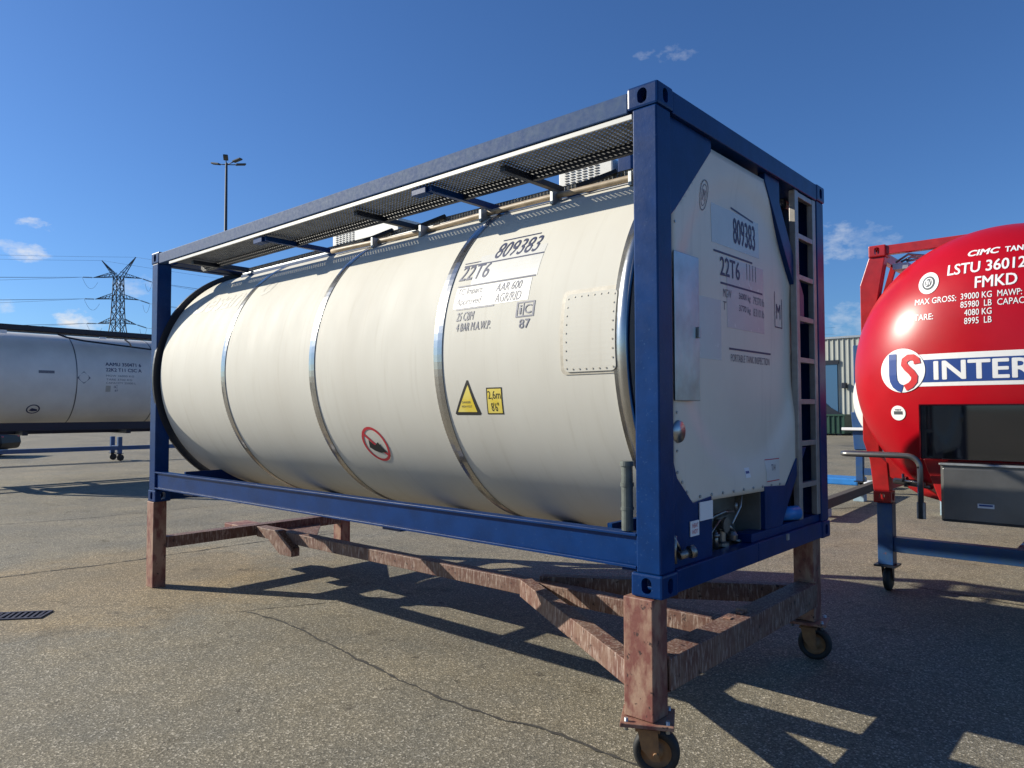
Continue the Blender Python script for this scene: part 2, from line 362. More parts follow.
# drain grate
dg = thing('drain_grate', 'slotted cast iron drain grate set in the rusty stained asphalt', 'drain', (-5.85, -1.30, 0))
fm = MB(); e0 = Vector((.0, 0, 0)); ang = math.atan2(.321, .268)
rotm = Matrix.Rotation(ang, 4, 'Z')
fr = MB()
for a, b in (((-.40, -.12, .002), (.36, -.095, .012)), ((-.40, .095, .002), (.36, .12, .012)), ((.335, -.095, .002), (.36, .095, .012)), ((-.40, -.095, .002), (-.37, .095, .012)), ((-.015, -.095, .002), (.02, .095, .012))): fr.box(a, b)
fr.bm.transform(rotm); build(fr, 'frame', 'drain', dg)
br = MB()
for i in range(14):
    x = -.345+i*.05
    if abs(x) < .03: continue
    br.prism([(x, -.095, .003), (x+.022, -.095, .003), (x+.002, .095, .003), (x-.02, .095, .003)], (0, 0, .007))
br.bm.transform(rotm); build(br, 'bars', 'drain', dg)
pt = MB(); pt.box((-.385, -.11, .001), (.345, .11, .0022)); pt.bm.transform(rotm); build(pt, 'pit_dark_sheet', 'void', dg)  # flat black sheet standing in for the darkness below the bars

# ------------------------------------------------------------------ corner casting (shared mesh, real openings)
def casting_mesh():
    b = MB(); b.box((-.089, -.081, -.059), (.089, .081, .059), .012); o = build(b, 'casting_proto', 'blue')
    cut = []
    def slot(axis, hw, hh):
        c = MB(); n = 16; pts = []
        for k in range(n):
            t = 2*math.pi*k/n; yy = hw*math.cos(t); zz = hw*math.sin(t)+(hh-hw)*(1 if math.sin(t) >= 0 else -1)
            pts.append((-.2, yy, zz) if axis == 'x' else (yy, -.2, zz))
        c.prism(pts, (.4, 0, 0) if axis == 'x' else (0, .4, 0))
        cut.append(build(c, 'cut', 'void'))
    slot('y', .029, .040); slot('x', .026, .038)
    for c in cut:
        md = o.modifiers.new('b', 'BOOLEAN'); md.object = c; md.operation = 'DIFFERENCE'; md.solver = 'EXACT'
    bpy.context.view_layer.update(); me = bpy.data.meshes.new_from_object(o.evaluated_get(bpy.context.evaluated_depsgraph_get()))
    for c in cut+[o]: bpy.data.objects.remove(c)
    me.name = 'corner_casting'; return me
CAST = casting_mesh()
core = MB(); core.box((-.03, -.03, -.05), (.03, .03, .05)); 
def casting(loc, parent, m='blue', swap=False):
    me = CAST if m == 'blue' else CASTS.setdefault(m, CAST.copy())
    if m != 'blue': me.materials.clear(); me.materials.append(M[m])
    o = bpy.data.objects.new('corner_casting', me); sc.collection.objects.link(o); o.parent = parent; o.location = loc
    if swap: o.rotation_euler = (0, 0, R(90))
    return o
CASTS = {}
G = .88; H = 2.591; L = 6.058; W = 2.438; T = G+H

# ------------------------------------------------------------------ MAIN TANK CONTAINER
tk = thing('tank_container', 'large cream tank in an open dark blue frame raised on the brown stand', 'tank container', (0, 0, 0))
for x in (-.089, -L+.089):
    for y in (.081, W-.081):
        for z in (G+.059, T-.059): casting((x, y, z), tk)
for x0, x1 in ((-.150, -.010), (-L+.012, -L+.150)):
    for y0, y1 in ((.006, .150), (W-.150, W-.006)):
        build(MB().box((x0, y0, G+.118), (x1, y1, T-.118)), 'post', 'blue', tk, .008)
# side rails
for s in (0, 1):
    yy = lambda a, b: (min(W-a, W-b), max(W-a, W-b)) if s else (a, b)
    a, b = yy(.004, .065)
    build(MB().box((-L+.178, a, 3.345), (-.178, b, 3.452)), 'top_side_rail', 'topsteel', tk, .006)
    r = MB(); a, b = yy(.004, .085); r.box((-L+.15, a, 1.014), (-.15, b, 1.028)); r.box((-L+.15, a, 1.176), (-.15, b, 1.190)); a, b = yy(.026, .040); r.box((-L+.15, a, 1.028), (-.15, b, 1.176))
    build(r, 'bottom_side_rail', 'blue', tk, .002)
    a, b = yy(.000, .012); 
# end frames
def endframe(x, sgn, front):
    X = lambda d: x - sgn*d       # d metres inwards
    def bx(mb, d0, d1, y0, y1, z0, z1, bev=0):
        return mb.box((min(X(d0), X(d1)), y0, z0), (max(X(d0), X(d1)), y1, z1), bev)
    tb = MB(); bx(tb, .004, .10, .162, W-.162, 3.345, 3.464)
    bx(tb, .10, .30, .162, W-.162, 3.352, 3.362)
    build(tb, 'top_end_beam', 'blue', tk, .006)
    bb = MB()
    if front:
        bx(bb, .006, .10, .162, 1.16, .888, 1.003); bx(bb, .006, .10, 1.16, W-.162, .888, 1.003); bx(bb, .03, .14, 1.12, W-.15, 1.003, 1.056); bx(bb, .10, .34, .162, 1.9, .96, .972)
    else: bx(bb, .006, .12, .162, W-.162, .888, 1.02)
    build(bb, 'bottom_end_beam', 'blue', tk, .005)
    th = (-sgn*.05, 0, 0)
    xx = X(.03)
    if front: b1 = MB().prism([(xx, .150, 3.345), (xx, .150, 2.80), (xx, .226, 2.862), (xx, .645, 3.28), (xx, .645, 3.345)], th); build(b1, 'corner_brace', 'blue', tk, .004)
    if front:
        b2 = MB().prism([(xx, 1.40, 3.345), (xx, 1.40, 3.29), (xx, 1.93, 2.60), (xx, 1.93, 2.42), (xx, 2.06, 2.42), (xx, 2.06, 2.62), (xx, 1.64, 3.20), (xx, 1.64, 3.345)], th); build(b2, 'corner_brace', 'blue', tk, .004)
        b3 = MB().prism([(xx, .150, 1.003), (xx, .150, 1.62), (xx, .217, 1.461), (xx, .385, 1.316), (xx, .60, 1.335), (xx, .60, 1.003)], th); build(b3, 'corner_brace', 'blue', tk, .004)
        b4 = MB().prism([(xx, 1.33, 1.056), (xx, 1.33, 1.33), (xx, 1.67, 1.31), (xx, 1.95, 1.55), (xx, 2.06, 1.55), (xx, 1.74, 1.22), (xx, 1.60, 1.056)], th); build(b4, 'corner_brace', 'blue', tk, .004)
    else:
        build(MB().prism([(xx, .150, 1.02), (xx, .150, 1.14), (xx, .30, 1.02)], th), 'corner_brace', 'blue', tk, .004)
        build(MB().prism([(xx, W-.150, 1.02), (xx, W-.150, 1.14), (xx, W-.30, 1.02)], th), 'corner_brace', 'blue', tk, .004)
endframe(0, 1, True); endframe(-L, -1, False)
# shell
YC, ZC, RT = 1.205, 2.172, 1.185
def cm(u, s, off=.0):                 # x along the tank, arc length up from the nearest line
    th = s/RT; r = RT+off; return (u, YC-r*math.cos(th), ZC+r*math.sin(th))
sh = MB(); prof = [(-5.92, 0), (-5.90, .6), (-5.885, 1.0), (-5.87, 1.15), (-5.845, RT-.008), (-5.84, RT), (-5.82, RT)]
for k in range(1, 24): prof.append((-5.82+k*(5.52/24), RT))
prof += [(-.285, RT), (-.275, RT), (-.274, RT-.004), (-.262, RT-.02), (-.255, .9), (-.255, 0)]
sh.lathe(prof, (0, YC, ZC), (1, 0, 0), 160)
shell = build(sh, 'tank_shell', 'white', tk)
rg = MB().lathe([(-5.94, 1.16), (-5.94, 1.236), (-5.905, 1.236), (-5.905, 1.16)], (0, YC+.005, ZC), (1, 0, 0), 120, False, True); build(rg, 'end_ring', 'navy', tk)
for x, w in ((-4.50, .07), (-3.075, .072), (-1.632, .078)):
    b = MB().lathe([(x-w/2, RT+.001), (x-w/2, RT+.006), (x, RT+.009), (x+w/2, RT+.006), (x+w/2, RT+.001)], (0, YC, ZC), (1, 0, 0), 160, False, True)
    o = build(b, 'cladding_band', 'steel', tk)
b = MB().lathe([(-.285, RT+.001), (-.285, RT+.008), (-.215, RT+.008), (-.205, RT-.0), (-.205, RT-.03)], (0, YC, ZC), (1, 0, 0), 160, True); build(b, 'end_edge_band', 'steel', tk)
# end panel with shallow bulge
EP = [(.20, 1.46), (.20, 2.86), (.63, 3.30), (1.40, 3.30), (1.96, 2.58), (1.96, 1.53), (1.67, 1.295), (.385, 1.316)]
def bulge(y, z):
    r = math.hypot(y-1.12, z-2.32)/.90
    k = max(0, min(1, (1.06-r)/.20)); k = k*k*(3-2*k)
    return -.052-.032*k+.012*k*(1-r*r)
ep = MB(); N = 90; gv = {}
def inside(y, z):
    c = False; n = len(EP)
    for i in range(n):
        (ay, az), (by, bz) = EP[i], EP[(i+1) % n]
        if (az > z) != (bz > z) and y < (by-ay)*(z-az)/(bz-az)+ay: c = not c
    return c
epf = ep.bm.faces.new([ep.bm.verts.new((-.05, y, z)) for y, z in EP])
for ax_, lo, hi in ((1, .2, 1.96), (2, 1.29, 3.31)):
    for k in range(1, 44):
        c = lo+(hi-lo)*k/44; co = [0, 0, 0]; no = [0, 0, 0]; co[ax_] = c; no[ax_] = 1
        bmesh.ops.bisect_plane(ep.bm, geom=ep.bm.verts[:]+ep.bm.edges[:]+ep.bm.faces[:], plane_co=co, plane_no=no)
for v in ep.bm.verts: v.co.x = bulge(v.co.y, v.co.z)
for f in ep.bm.faces: f.smooth = True
skm = MB().prism([(-.068, y, z) for y, z in [(.205, 1.465), (.205, 2.855), (.635, 3.29), (1.40, 3.29), (1.955, 2.575), (1.955, 1.535), (1.665, 1.325), (.39, 1.325)]], (-.16, 0, 0)); build(skm, 'end_skirt', 'endwhite', tk)
pan = build(ep, 'end_panel', 'endwhite', tk); sm = pan.modifiers.new('s', 'SOLIDIFY'); sm.thickness = .03; sm.offset = 0
def rivet_x(y, z, r=.008): build(MB().cyl((-.036, y, z), (-.030, y, z), r, 8), 'rivet', 'galv', pan)
for i in range(9):
    t = (i+.5)/9; rivet_x(.40+t*1.25, 1.345-.02*t)
for i in range(3): rivet_x(.225+.05*i, 1.49-.055*i)
for i in range(7): rivet_x(.225, 1.6+.2*i, .007)
def em(y, z, off=.0174): return (bulge(y, z)+off, y, z)
# markings on the end
def erule(y0, z0, y1, z1, w=.012, m='ink', name='marking_rule'):
    mb = MB(); n = 14; A = []; 
    for i in range(n+1):
        t = i/n; y = y0+(y1-y0)*t; z = z0+(z1-z0)*t; A.append((mb.bm.verts.new(em(y, z+w/2, .0168)), mb.bm.verts.new(em(y, z-w/2, .0168))))
    for a, b in zip(A, A[1:]): mb.bm.faces.new((a[0], a[1], b[1], b[0]))
    return build(mb, name, m, tk)
def epatch(y0, z0, y1, z1, m='patchend', off=.0162, name='decal_patch'):
    return build(sheet(MB(), y0, z0, y1, z1, lambda u, v: em(u, v, off), 10), name, m, tk)
epatch(.70, 2.78, 1.36, 3.01); epatch(.88, 2.30, 1.42, 2.72, off=.0162)
epatch(.47, 2.10, .80, 2.45)
text('registration_marking', '809383', (.985, 2.82, 1.30, 2.975), em, 'ink', tk, .0, .008)
erule(.96, 3.03, 1.28, 3.00)
erule(.72, 2.735, 1.25, 2.735); text('type_marking', '22T6', (.80, 2.60, 1.06, 2.71), em, 'ink', tk, 0, .008)
text('type_marking', '1111', (1.16, 2.62, 1.30, 2.72), em, 'inkfade', tk, .0, -.006)
erule(.80, 2.555, 1.40, 2.555)
for i, (a, b_, c) in enumerate((('MGW', '36000 kg', '79370 lb'), ('T', '3770 kg', '8310 lb'))):
    z = 2.475-.075*i
    text('weight_marking', a, (.83, z, .94 if i == 0 else .87, z+.05), em, 'inkfade', tk, .1); text('weight_marking', b_, (1.04, z, 1.21, z+.05), em, 'ink', tk, .1); text('weight_marking', c, (1.25, z, 1.42, z+.05), em, 'inkfade', tk, .1)
erule(.90, 2.175, 1.52, 2.175); text('type_marking', 'PORTABLE TANK INSPECTION', (.92, 2.10, 1.50, 2.145), em, 'inkfade', tk, .1)
ring_ = ring(MB(), .58, 3.02, .062, .085, .007, lambda u, v: em(u, v, .0172)); ring(ring_, .58, 3.02, .04, .06, .005, lambda u, v: em(u, v, .0172))
build(ring_, 'round_stamp', 'inkfade', tk)
text('round_stamp', 'IM', (.56, 2.99, .60, 3.05), em, 'inkfade', tk)
fr_ = MB()
for a in ((1.60, 2.36, 1.607, 2.60), (1.60, 2.36, 1.73, 2.367), (1.723, 2.36, 1.73, 2.56)): sheet(fr_, a[0], a[1], a[2], a[3], lambda u, v: em(u, v, .0172), 3)
build(fr_, 'data_plate_outline', 'ink', tk)
text('data_plate_outline', 'M', (1.63, 2.42, 1.70, 2.52), em, 'ink', tk, 0, -.01)
epatch(1.37, 1.345, 1.58, 1.50, 'patch', .0162, 'small_sticker')
lo = MB()
for z in (1.352, 1.49): sheet(lo, 1.375, z, 1.575, z+.006, lambda u, v: em(u, v, .0172), 2)
build(lo, 'sticker_print', 'redsign', tk); text('sticker_print', 'T14', (1.45, 1.42, 1.51, 1.46), em, 'ink', tk)
epatch(1.07, 1.40, 1.14, 1.46, 'whitetext', .0162, 'small_sticker'); epatch(1.08, 1.425, 1.13, 1.44, 'banner', .0170, 'sticker_print')
# mirror document plate at the left of the end
pl = MB().box((-.028, .185, 1.86), (-.018, .455, 2.64)); build(pl, 'steel_plate', 'sheet', tk, .003)
build(MB().box((-.018, .425, 2.20), (-.004, .445, 2.26)), 'plate_catch', 'galv', tk, .003)
build(MB().lathe([(0, .0), (.012, .0), (.012, .055), (0, .06)], (-.035, .24, 1.70), (1, 0, 0), 28), 'round_gauge', 'sheet', tk)
# valve recess
rc = MB(); rc.box((-.235, .60, 1.00), (-.225, 1.33, 1.32)); rc.box((-.225, .585, 1.00), (-.06, .60, 1.32)); rc.box((-.225, 1.315, 1.00), (-.06, 1.33, 1.32)); rc.box((-.225, .60, .975), (-.06, 1.315, .99))
build(rc, 'valve_recess', 'recess', tk)
v = MB(); v.lathe([(0, 0), (.0, .05), (.02, .05), (.03, .03), (.08, .03), (.09, .045), (.105, .045), (.105, 0)], (-.20, .92, 1.13), (1, 0, .0), 20, False); v.lathe([(0, 0), (0, .045), (.02, .045), (.03, .026), (.09, .026), (.10, .04), (.12, .04), (.12, 0)], (-.14, .94, 1.0), (0, 0, 1), 18, False)
v.cyl((-.15, .70, 1.17), (-.15, 1.06, 1.19), .014, 10); v.cyl((-.15, .70, 1.0), (-.15, .70, 1.17), .013, 10); v.cyl((-.12, .76, 1.0), (-.12, .76, 1.13), .011, 10); v.cyl((-.12, .82, 1.0), (-.12, .82, 1.10), .016, 12); v.cyl((-.12, .82, 1.07), (-.12, .82, 1.09), .026, 12)
v.cyl((-.13, 1.0, 1.12), (-.13, 1.10, 1.06), .012, 8); v.lathe([(0, 0), (0, .03), (.03, .035), (.05, .02), (.05, 0)], (-.11, 1.02, 1.03), (0, 0, 1), 14, False)
v.tube([(-.13, .64, 1.13), (-.12, .80, 1.19), (-.10, .90, 1.21), (-.09, 1.0, 1.20)], .008, 8); v.tube([(-.14, .64, 1.08), (-.11, .74, 1.10), (-.10, .84, 1.17)], .006, 8)
build(v, 'outlet_valve', 'brass', tk)
v = MB(); v.tube([(-.12, 1.19, 1.31), (-.10, 1.12, 1.22), (-.09, .98, 1.13)], .007, 8); v.tube([(-.13, 1.12, 1.24), (-.13, 1.12, 1.20)], .012, 8); build(v, 'valve_lever', 'galv', tk)
v = MB(); v.cyl((-.20, 1.20, 1.01), (-.12, 1.26, 1.03), .014, 8); v.lathe([(0, 0), (.0, .03), (.02, .03), (.02, 0)], (-.12, 1.10, 1.0), (0, .3, 1), 12); build(v, 'drain_plug', 'brass', tk)
build(MB().box((-.026, .44, 1.215), (-.020, .59, 1.315)), 'document_holder', 'whitetext', tk)
st = build(MB().box((-.026, .335, 1.145), (-.021, .43, 1.225)), 'warning_sticker', 'whitetext', tk)
text('sticker_print', 'HEAT', (.35, 1.19, .415, 1.212), lambda u, w: (-.018, u, w), 'redsign', tk); text('sticker_print', 'HOT', (.35, 1.158, .41, 1.18), lambda u, w: (-.018, u, w), 'redsign', tk)
v = MB(); v.cyl((-.01, .19, 1.07), (.02, .24, 1.085), .022, 14); v.cyl((.02, .24, 1.085), (.035, .265, 1.09), .032, 14); v.cyl((-.03, .18, 1.03), (-.03, .18, 1.17), .012, 10); v.tube([(-.03, .16, 1.18), (-.02, .20, 1.12), (-.02, .22, 1.09)], .007, 8); build(v, 'steam_inlet', 'brass', tk)
build(MB().cyl((-.10, 1.70, 1.11), (-.03, 1.86, 1.11), .048, 20), 'blue_dust_cap', 'tarp', tk)
build(MB().box((-.02, 1.60, .96), (.004, 1.63, 1.0)), 'tag_plate', 'galv', tk)
# ladder at the right of the end frame
ld = MB()
sty = []
for y in (1.90, 2.24):
    sty.append(build(MB().box((-.055, y-.03, 1.06), (-.012, y+.03, 3.34)), 'ladder_rail', 'alu', tk, .004))
for k in range(8):
    z = 1.27+k*.29; build(MB().box((-.05, 1.93, z), (-.015, 2.21, z+.036)), 'ladder_rung', 'alu', tk, .003)
# dark upright tubes and a dark sheet filling the gap behind ladder
v = MB()
for i, (x, y) in enumerate(((-.16, 2.02), (-.20, 2.12), (-.14, 2.20))): v.cyl((x, y, 1.05), (x, y, 3.2), .028, 10)
v.box((-.20, 1.90, 1.05), (-.19, 2.34, 3.30)); build(v, 'dark_ladder_backing', 'navy', tk)
# tubular document holder near the post
v = MB(); v.lathe([(1.195, 0), (1.195, .030), (1.30, .030), (1.30, .034), (1.315, .034), (1.315, .030), (1.42, .030), (1.42, .035), (1.44, .035), (1.44, .030), (1.525, .030), (1.525, .038), (1.55, .036), (1.55, 0)], (-.225, .045, 0), (0, 0, 1), 20, False); build(v, 'document_tube', 'tubegrey', tk)
# side markings
def cmo(o): return lambda u, s: cm(u, s, o)
def crule(u0, u1, s, w=.010): build(sheet(MB(), u0, s-w/2, u1, s+w/2, cmo(.0018), 3), 'marking_rule', 'ink', tk)
build(sheet(MB(), -1.42, .445, -.87, .675, cmo(.0010), 8), 'decal_patch', 'patch', tk); build(sheet(MB(), -1.53, .29, -.90, .435, cmo(.0013), 8), 'decal_patch', 'patch', tk)
text('registration_marking', '809383', (-1.29, .628, -.93, .758), cmo(.0018), 'ink', tk, .18, .004)
crule(-1.285, -.97, .785); crule(-1.54, -.87, .605); crule(-1.545, -1.40, .628, .007)
text('type_marking', '22T6', (-1.545, .49, -1.29, .615-.012), cmo(.0022), 'ink', tk, .18, .004)
crule(-1.53, -.88, .445)
text('approval_marking', 'TC Impact', (-1.515, .370, -1.30, .428), cmo(.0022), 'ink', tk, .15, .004); text('approval_marking', 'Approved', (-1.51, .297, -1.29, .358), cmo(.0022), 'ink', tk, .15, .006)
text('approval_marking', 'AAR 600', (-1.18, .370, -.97, .425), cmo(.0022), 'ink', tk, .18, .004); text('approval_marking', 'AGR/RID', (-1.17, .298, -.96, .356), cmo(.0022), 'ink', tk, .15, .006)
crule(-1.50, -1.17, .283)
text('capacity_marking', '25 CBM', (-1.485, .205, -1.33, .262), cmo(.0022), 'ink', tk, .18, .004); text('capacity_marking', '4 BAR M.A.W.P.', (-1.475, .137, -1.18, .190), cmo(.0022), 'ink', tk, .18, .003)
icb = MB()
for a in ((-.98, .185, -.967, .28), (-.853, .185, -.84, .28), (-.967, .185, -.853, .194), (-.967, .271, -.853, .28), (-.928, .194, -.921, .271)): sheet(icb, *a, cmo(.0022), 2)
build(icb, 'code_box_marking', 'ink', tk)
text('code_box_marking', 'i', (-.955, .205, -.94, .26), cmo(.0026), 'ink', tk, 0, .01); text('code_box_marking', 'C', (-.915, .205, -.862, .26), cmo(.0026), 'ink', tk, 0, .004); text('code_box_marking', '87', (-.945, .118, -.865, .172), cmo(.0022), 'ink', tk, 0, .006)
# riveted access cover
hp = MB(); 
def rrect(mb, u0, v0, u1, v1, r, off, n=6):
    pts = []
    for cx_, cy_, a0 in ((u1-r, v1-r, 0), (u0+r, v1-r, 90), (u0+r, v0+r, 180), (u1-r, v0+r, 270)):
        for k in range(n+1): a = R(a0+90*k/n); pts.append((cx_+r*math.cos(a), cy_+r*math.sin(a)))
    return pts
def curved_plate(u0, v0, u1, v1, r, th, name, m, base=.001, n=14):
    mb = MB(); f = mb.bm.faces.new([mb.bm.verts.new((u, w, 0)) for u, w in rrect(None, u0, v0, u1, v1, r, 0)])
    for k in range(1, n):
        bmesh.ops.bisect_plane(mb.bm, geom=mb.bm.verts[:]+mb.bm.edges[:]+mb.bm.faces[:], plane_co=(0, v0+(v1-v0)*k/n, 0), plane_no=(0, 1, 0))
    ex = bmesh.ops.extrude_face_region(mb.bm, geom=mb.bm.faces[:]); top = {v for v in ex['geom'] if isinstance(v, bmesh.types.BMVert)}
    for v in mb.bm.verts: v.co = Vector(cm(v.co.x, v.co.y, base+th if v in top else base))
    return build(mb, name, m, tk)
curved_plate(-.635, -.165, -.265, .305, .035, .003, 'cover_sealant', 'sealant')
cov = curved_plate(-.610, -.150, -.270, .280, .03, .009, 'access_cover', 'white')
def stud(u, s): build(MB().cyl(Vector(cm(u, s, .010)), Vector(cm(u, s, .013)), .005, 8), 'rivet', 'sealant', cov)
for k in range(9): stud(-.592, -.13+.048*k); stud(-.288, -.13+.048*k)
for k in range(1, 7): stud(-.592+.0434*k, -.135); stud(-.592+.0434*k, .262)
# warning triangle, yellow box, no-hump circle
t0 = MB(); 
def tri_s(mb, pts, off, n=10):
    f = mb.bm.faces.new([mb.bm.verts.new((u, w, 0)) for u, w in pts]); ys = [p[1] for p in pts]
    for k in range(1, n): bmesh.ops.bisect_plane(mb.bm, geom=mb.bm.verts[:]+mb.bm.edges[:]+mb.bm.faces[:], plane_co=(0, min(ys)+(max(ys)-min(ys))*k/n, 0), plane_no=(0, 1, 0))
    for v in mb.bm.verts: v.co = Vector(cm(v.co.x, v.co.y, off))
    return mb
build(tri_s(MB(), [(-1.533, -.385), (-1.522, -.395), (-1.315, -.395), (-1.303, -.385), (-1.372, -.172), (-1.385, -.172)], .0012), 'warning_triangle', 'void', tk)
build(tri_s(MB(), [(-1.505, -.375), (-1.335, -.375), (-1.379, -.202)], .0019), 'warning_triangle', 'yellow', tk)
text('sticker_print', 'DANGER', (-1.45, -.318, -1.375, -.304), cmo(.0028), 'ink', tk); text('sticker_print', 'HIGH VOLT', (-1.46, -.345, -1.37, -.331), cmo(.0028), 'ink', tk)
build(tri_s(MB(), [(-1.250, -.390), (-1.115, -.390), (-1.095, -.222), (-1.225, -.222)], .0012), 'height_sticker', 'void', tk)
build(tri_s(MB(), [(-1.240, -.382), (-1.122, -.382), (-1.104, -.230), (-1.217, -.230)], .0019), 'height_sticker', 'yellow', tk)
text('sticker_print', '2,6m', (-1.218, -.300, -1.115, -.242), cmo(.0028), 'void', tk, 0, -.005); text('sticker_print', '8\'6"', (-1.205, -.370, -1.14, -.315), cmo(.0028), 'void', tk, 0, -.005)
nh = MB(); ring(nh, -2.492, -.64, .140, .150, .022, cmo(.0022)); 
build(nh, 'no_hump_sign', 'redsign', tk)
bar = MB(); n = 12; A = []
for i in range(n+1):
    t = i/n; u = -2.588+.195*t; s_ = -.545-.19*t; A.append((bar.bm.verts.new(cm(u+.008, s_+.008, .0028)), bar.bm.verts.new(cm(u-.008, s_-.008, .0028))))
for a, b_ in zip(A, A[1:]): bar.bm.faces.new((a[0], a[1], b_[1], b_[0]))
build(bar, 'no_hump_sign', 'redsign', tk)
hum = MB(); tri_s(hum, [(-2.575, -.665), (-2.55, -.60), (-2.50, -.645), (-2.45, -.615), (-2.43, -.665), (-2.40, -.70), (-2.47, -.71), (-2.53, -.695)], .0034); build(hum, 'no_hump_sign', 'void', tk)
text('ghost_lettering', 'Gesan', (-5.55, .66, -4.60, .92), cmo(.0007), 'ghost', tk, .25, .02)
text('ghost_lettering', 'o', (-4.30, .74, -4.12, .93), cmo(.0007), 'ghost', tk, .25, .02)

# walkway under the top rail
def perforated(mb, x0, x1, y0, y1, z, px, py, hole=.32):
    nx = int((x1-x0)/px); ny = int((y1-y0)/py); px = (x1-x0)/nx; py = (y1-y0)/ny; cache = {}
    def V(x, y, zz=0):
        k = (round(x, 5), round(y, 5), zz)
        if k not in cache: cache[k] = mb.bm.verts.new((x, y, z-zz))
        return cache[k]
    for i in range(nx):
        for j in range(ny):
            X0 = x0+i*px; Y0 = y0+j*py; cx_, cy_ = X0+px/2, Y0+py/2
            O = [V(X0, Y0), V(X0+px, Y0), V(X0+px, Y0+py), V(X0, Y0+py)]
            hx, hy = px*hole, py*hole
            I = [V(cx_-hx, cy_-hy, .006), V(cx_+hx, cy_-hy, .006), V(cx_+hx, cy_+hy, .006), V(cx_-hx, cy_+hy, .006)]
            for k in range(4): mb.bm.faces.new((O[k], O[(k+1) % 4], I[(k+1) % 4], I[k]))
for s in (0, 1):
    f = (lambda y: W-y) if s else (lambda y: y)
    ya, yb = sorted((f(.028), f(.345)))
    g_ = MB(); perforated(g_, -L+.42, -.16, ya, yb, 3.335, .034, .026, .17)
    build(g_, 'walkway', 'grate', tk)
    e = MB(); y0, y1 = sorted((f(.014), f(.026))); e.box((-L+.40, y0, 3.314), (-.16, y1, 3.338)); build(e, 'walkway_edge', 'patch', tk)
    e = MB(); y0, y1 = sorted((f(.345), f(.375))); e.box((-L+.40, y0, 3.275), (-.16, y1, 3.345)); build(e, 'walkway_inner_beam', 'navy', tk)
    for x in (-5.3, -2.62, -1.13):
        y0, y1 = sorted((f(.09), f(.68))); build(MB().box((x-.022, y0, 3.272), (x+.022, y1, 3.312)), 'walkway_support', 'navy', tk, .003)
    for x in (-3.85, -1.75):
        y0, y1 = sorted((f(.05), f(.80))); q_ = MB(); q_.box((x-.02, y0, 3.268), (x+.02, y1, 3.310)); yy0, yy1 = sorted((f(.03), f(.10))); q_.box((x-.16, yy0, 3.262), (x-.02, yy1, 3.308)); build(q_, 'walkway_support', 'blue', tk, .003)
# catwalk, channel, painted shade strip and pipe along the crown
g_ = MB(); perforated(g_, -5.45, -.25, .745, .93, 3.342, .034, .028, .22); build(g_, 'crown_catwalk', 'grate', tk)
g_ = MB(); perforated(g_, -5.45, -.25, 0, .045, 0, .03, .015, .22); g_.bm.transform(Matrix.Translation((0, .742, 3.290)) @ Matrix.Rotation(R(90), 4, 'X')); build(g_, 'catwalk_kickplate', 'grate', tk)
e = MB(); e.box((-5.45, .70, 3.264), (-.25, .735, 3.284)); build(e, 'crown_channel_and_shade', 'galv', tk, .004)
e = MB(); e.box((-5.40, .655, 3.222), (-.22, .70, 3.250)); build(e, 'crown_channel_and_shade', 'topsteel', tk, .004)  # grey strip whose dark colour stands for the shade below the channel
pz = lambda y, o=0: ZC+math.sqrt((RT+o)**2-(y-YC)**2)
pp = [(x, .60+.014*math.sin(x*2.1), pz(.60, .032)+.006*math.sin(x*3)) for x in [-.16-.12*i for i in range(40)]]
build(MB().tube(pp[:30], .021, 10), 'steam_pipe', 'tan', tk)
for x in (-.5, -1.1, -1.75, -2.4, -3.0):
    e = MB(); e.box((x-.012, .53, pz(.55)-.0), (x+.012, .63, pz(.6)+.056)); build(e, 'pipe_clip', 'galv', tk, .003)
for x in (-.95, -2.55, -3.2): build(MB().beam((x+.22, .74, 3.345), (x, .61, pz(.6)+.07), .04, .025), 'hose_strap', 'black', tk)
for x0, x1 in ((-3.95, -2.98), (-1.25, -.80)):
    bx_ = build(MB().box((x0, .80, 3.346), (x1, 1.4, 3.467)), 'valve_box', 'patch', tk, .012)
    lv = MB()
    for i in range(6):
        for j in range(5): lv.box((x0+.06+.05*i, .794, 3.37+.018*j), (x0+.09+.05*i, .799, 3.376+.018*j))
    build(lv, 'louvres', 'navy', bx_)
build(MB().lathe([(0, .28), (.06, .28), (.06, .25), (.10, .24), (.10, 0)], (-2.55, 1.35, 3.34), (0, 0, 1), 32), 'manlid', 'steel', tk)
build(MB().box((-.76, .80, 3.346), (-.66, .95, 3.46)), 'valve_bracket', 'blue', tk, .004)
# underframe cross members and saddles
for x in (-5.35, -3.9, -2.2, -1.15):
    build(MB().box((x-.10, .10, 0.975 if x in (-5.35, -2.2) else 1.02), (x+.10, W-.10, 1.012 if x in (-5.35, -2.2) else 1.05)), 'cross_member', 'blue', tk, .003)
for x in (-5.55, -.42):
    build(MB().prism([(x, .15, 1.03), (x, .75, 1.06), (x, 1.2, 1.0), (x, 1.7, 1.06), (x, 2.28, 1.03), (x, 2.28, 1.20), (x, .15, 1.20)], (.03, 0, 0)), 'saddle', 'blue', tk)

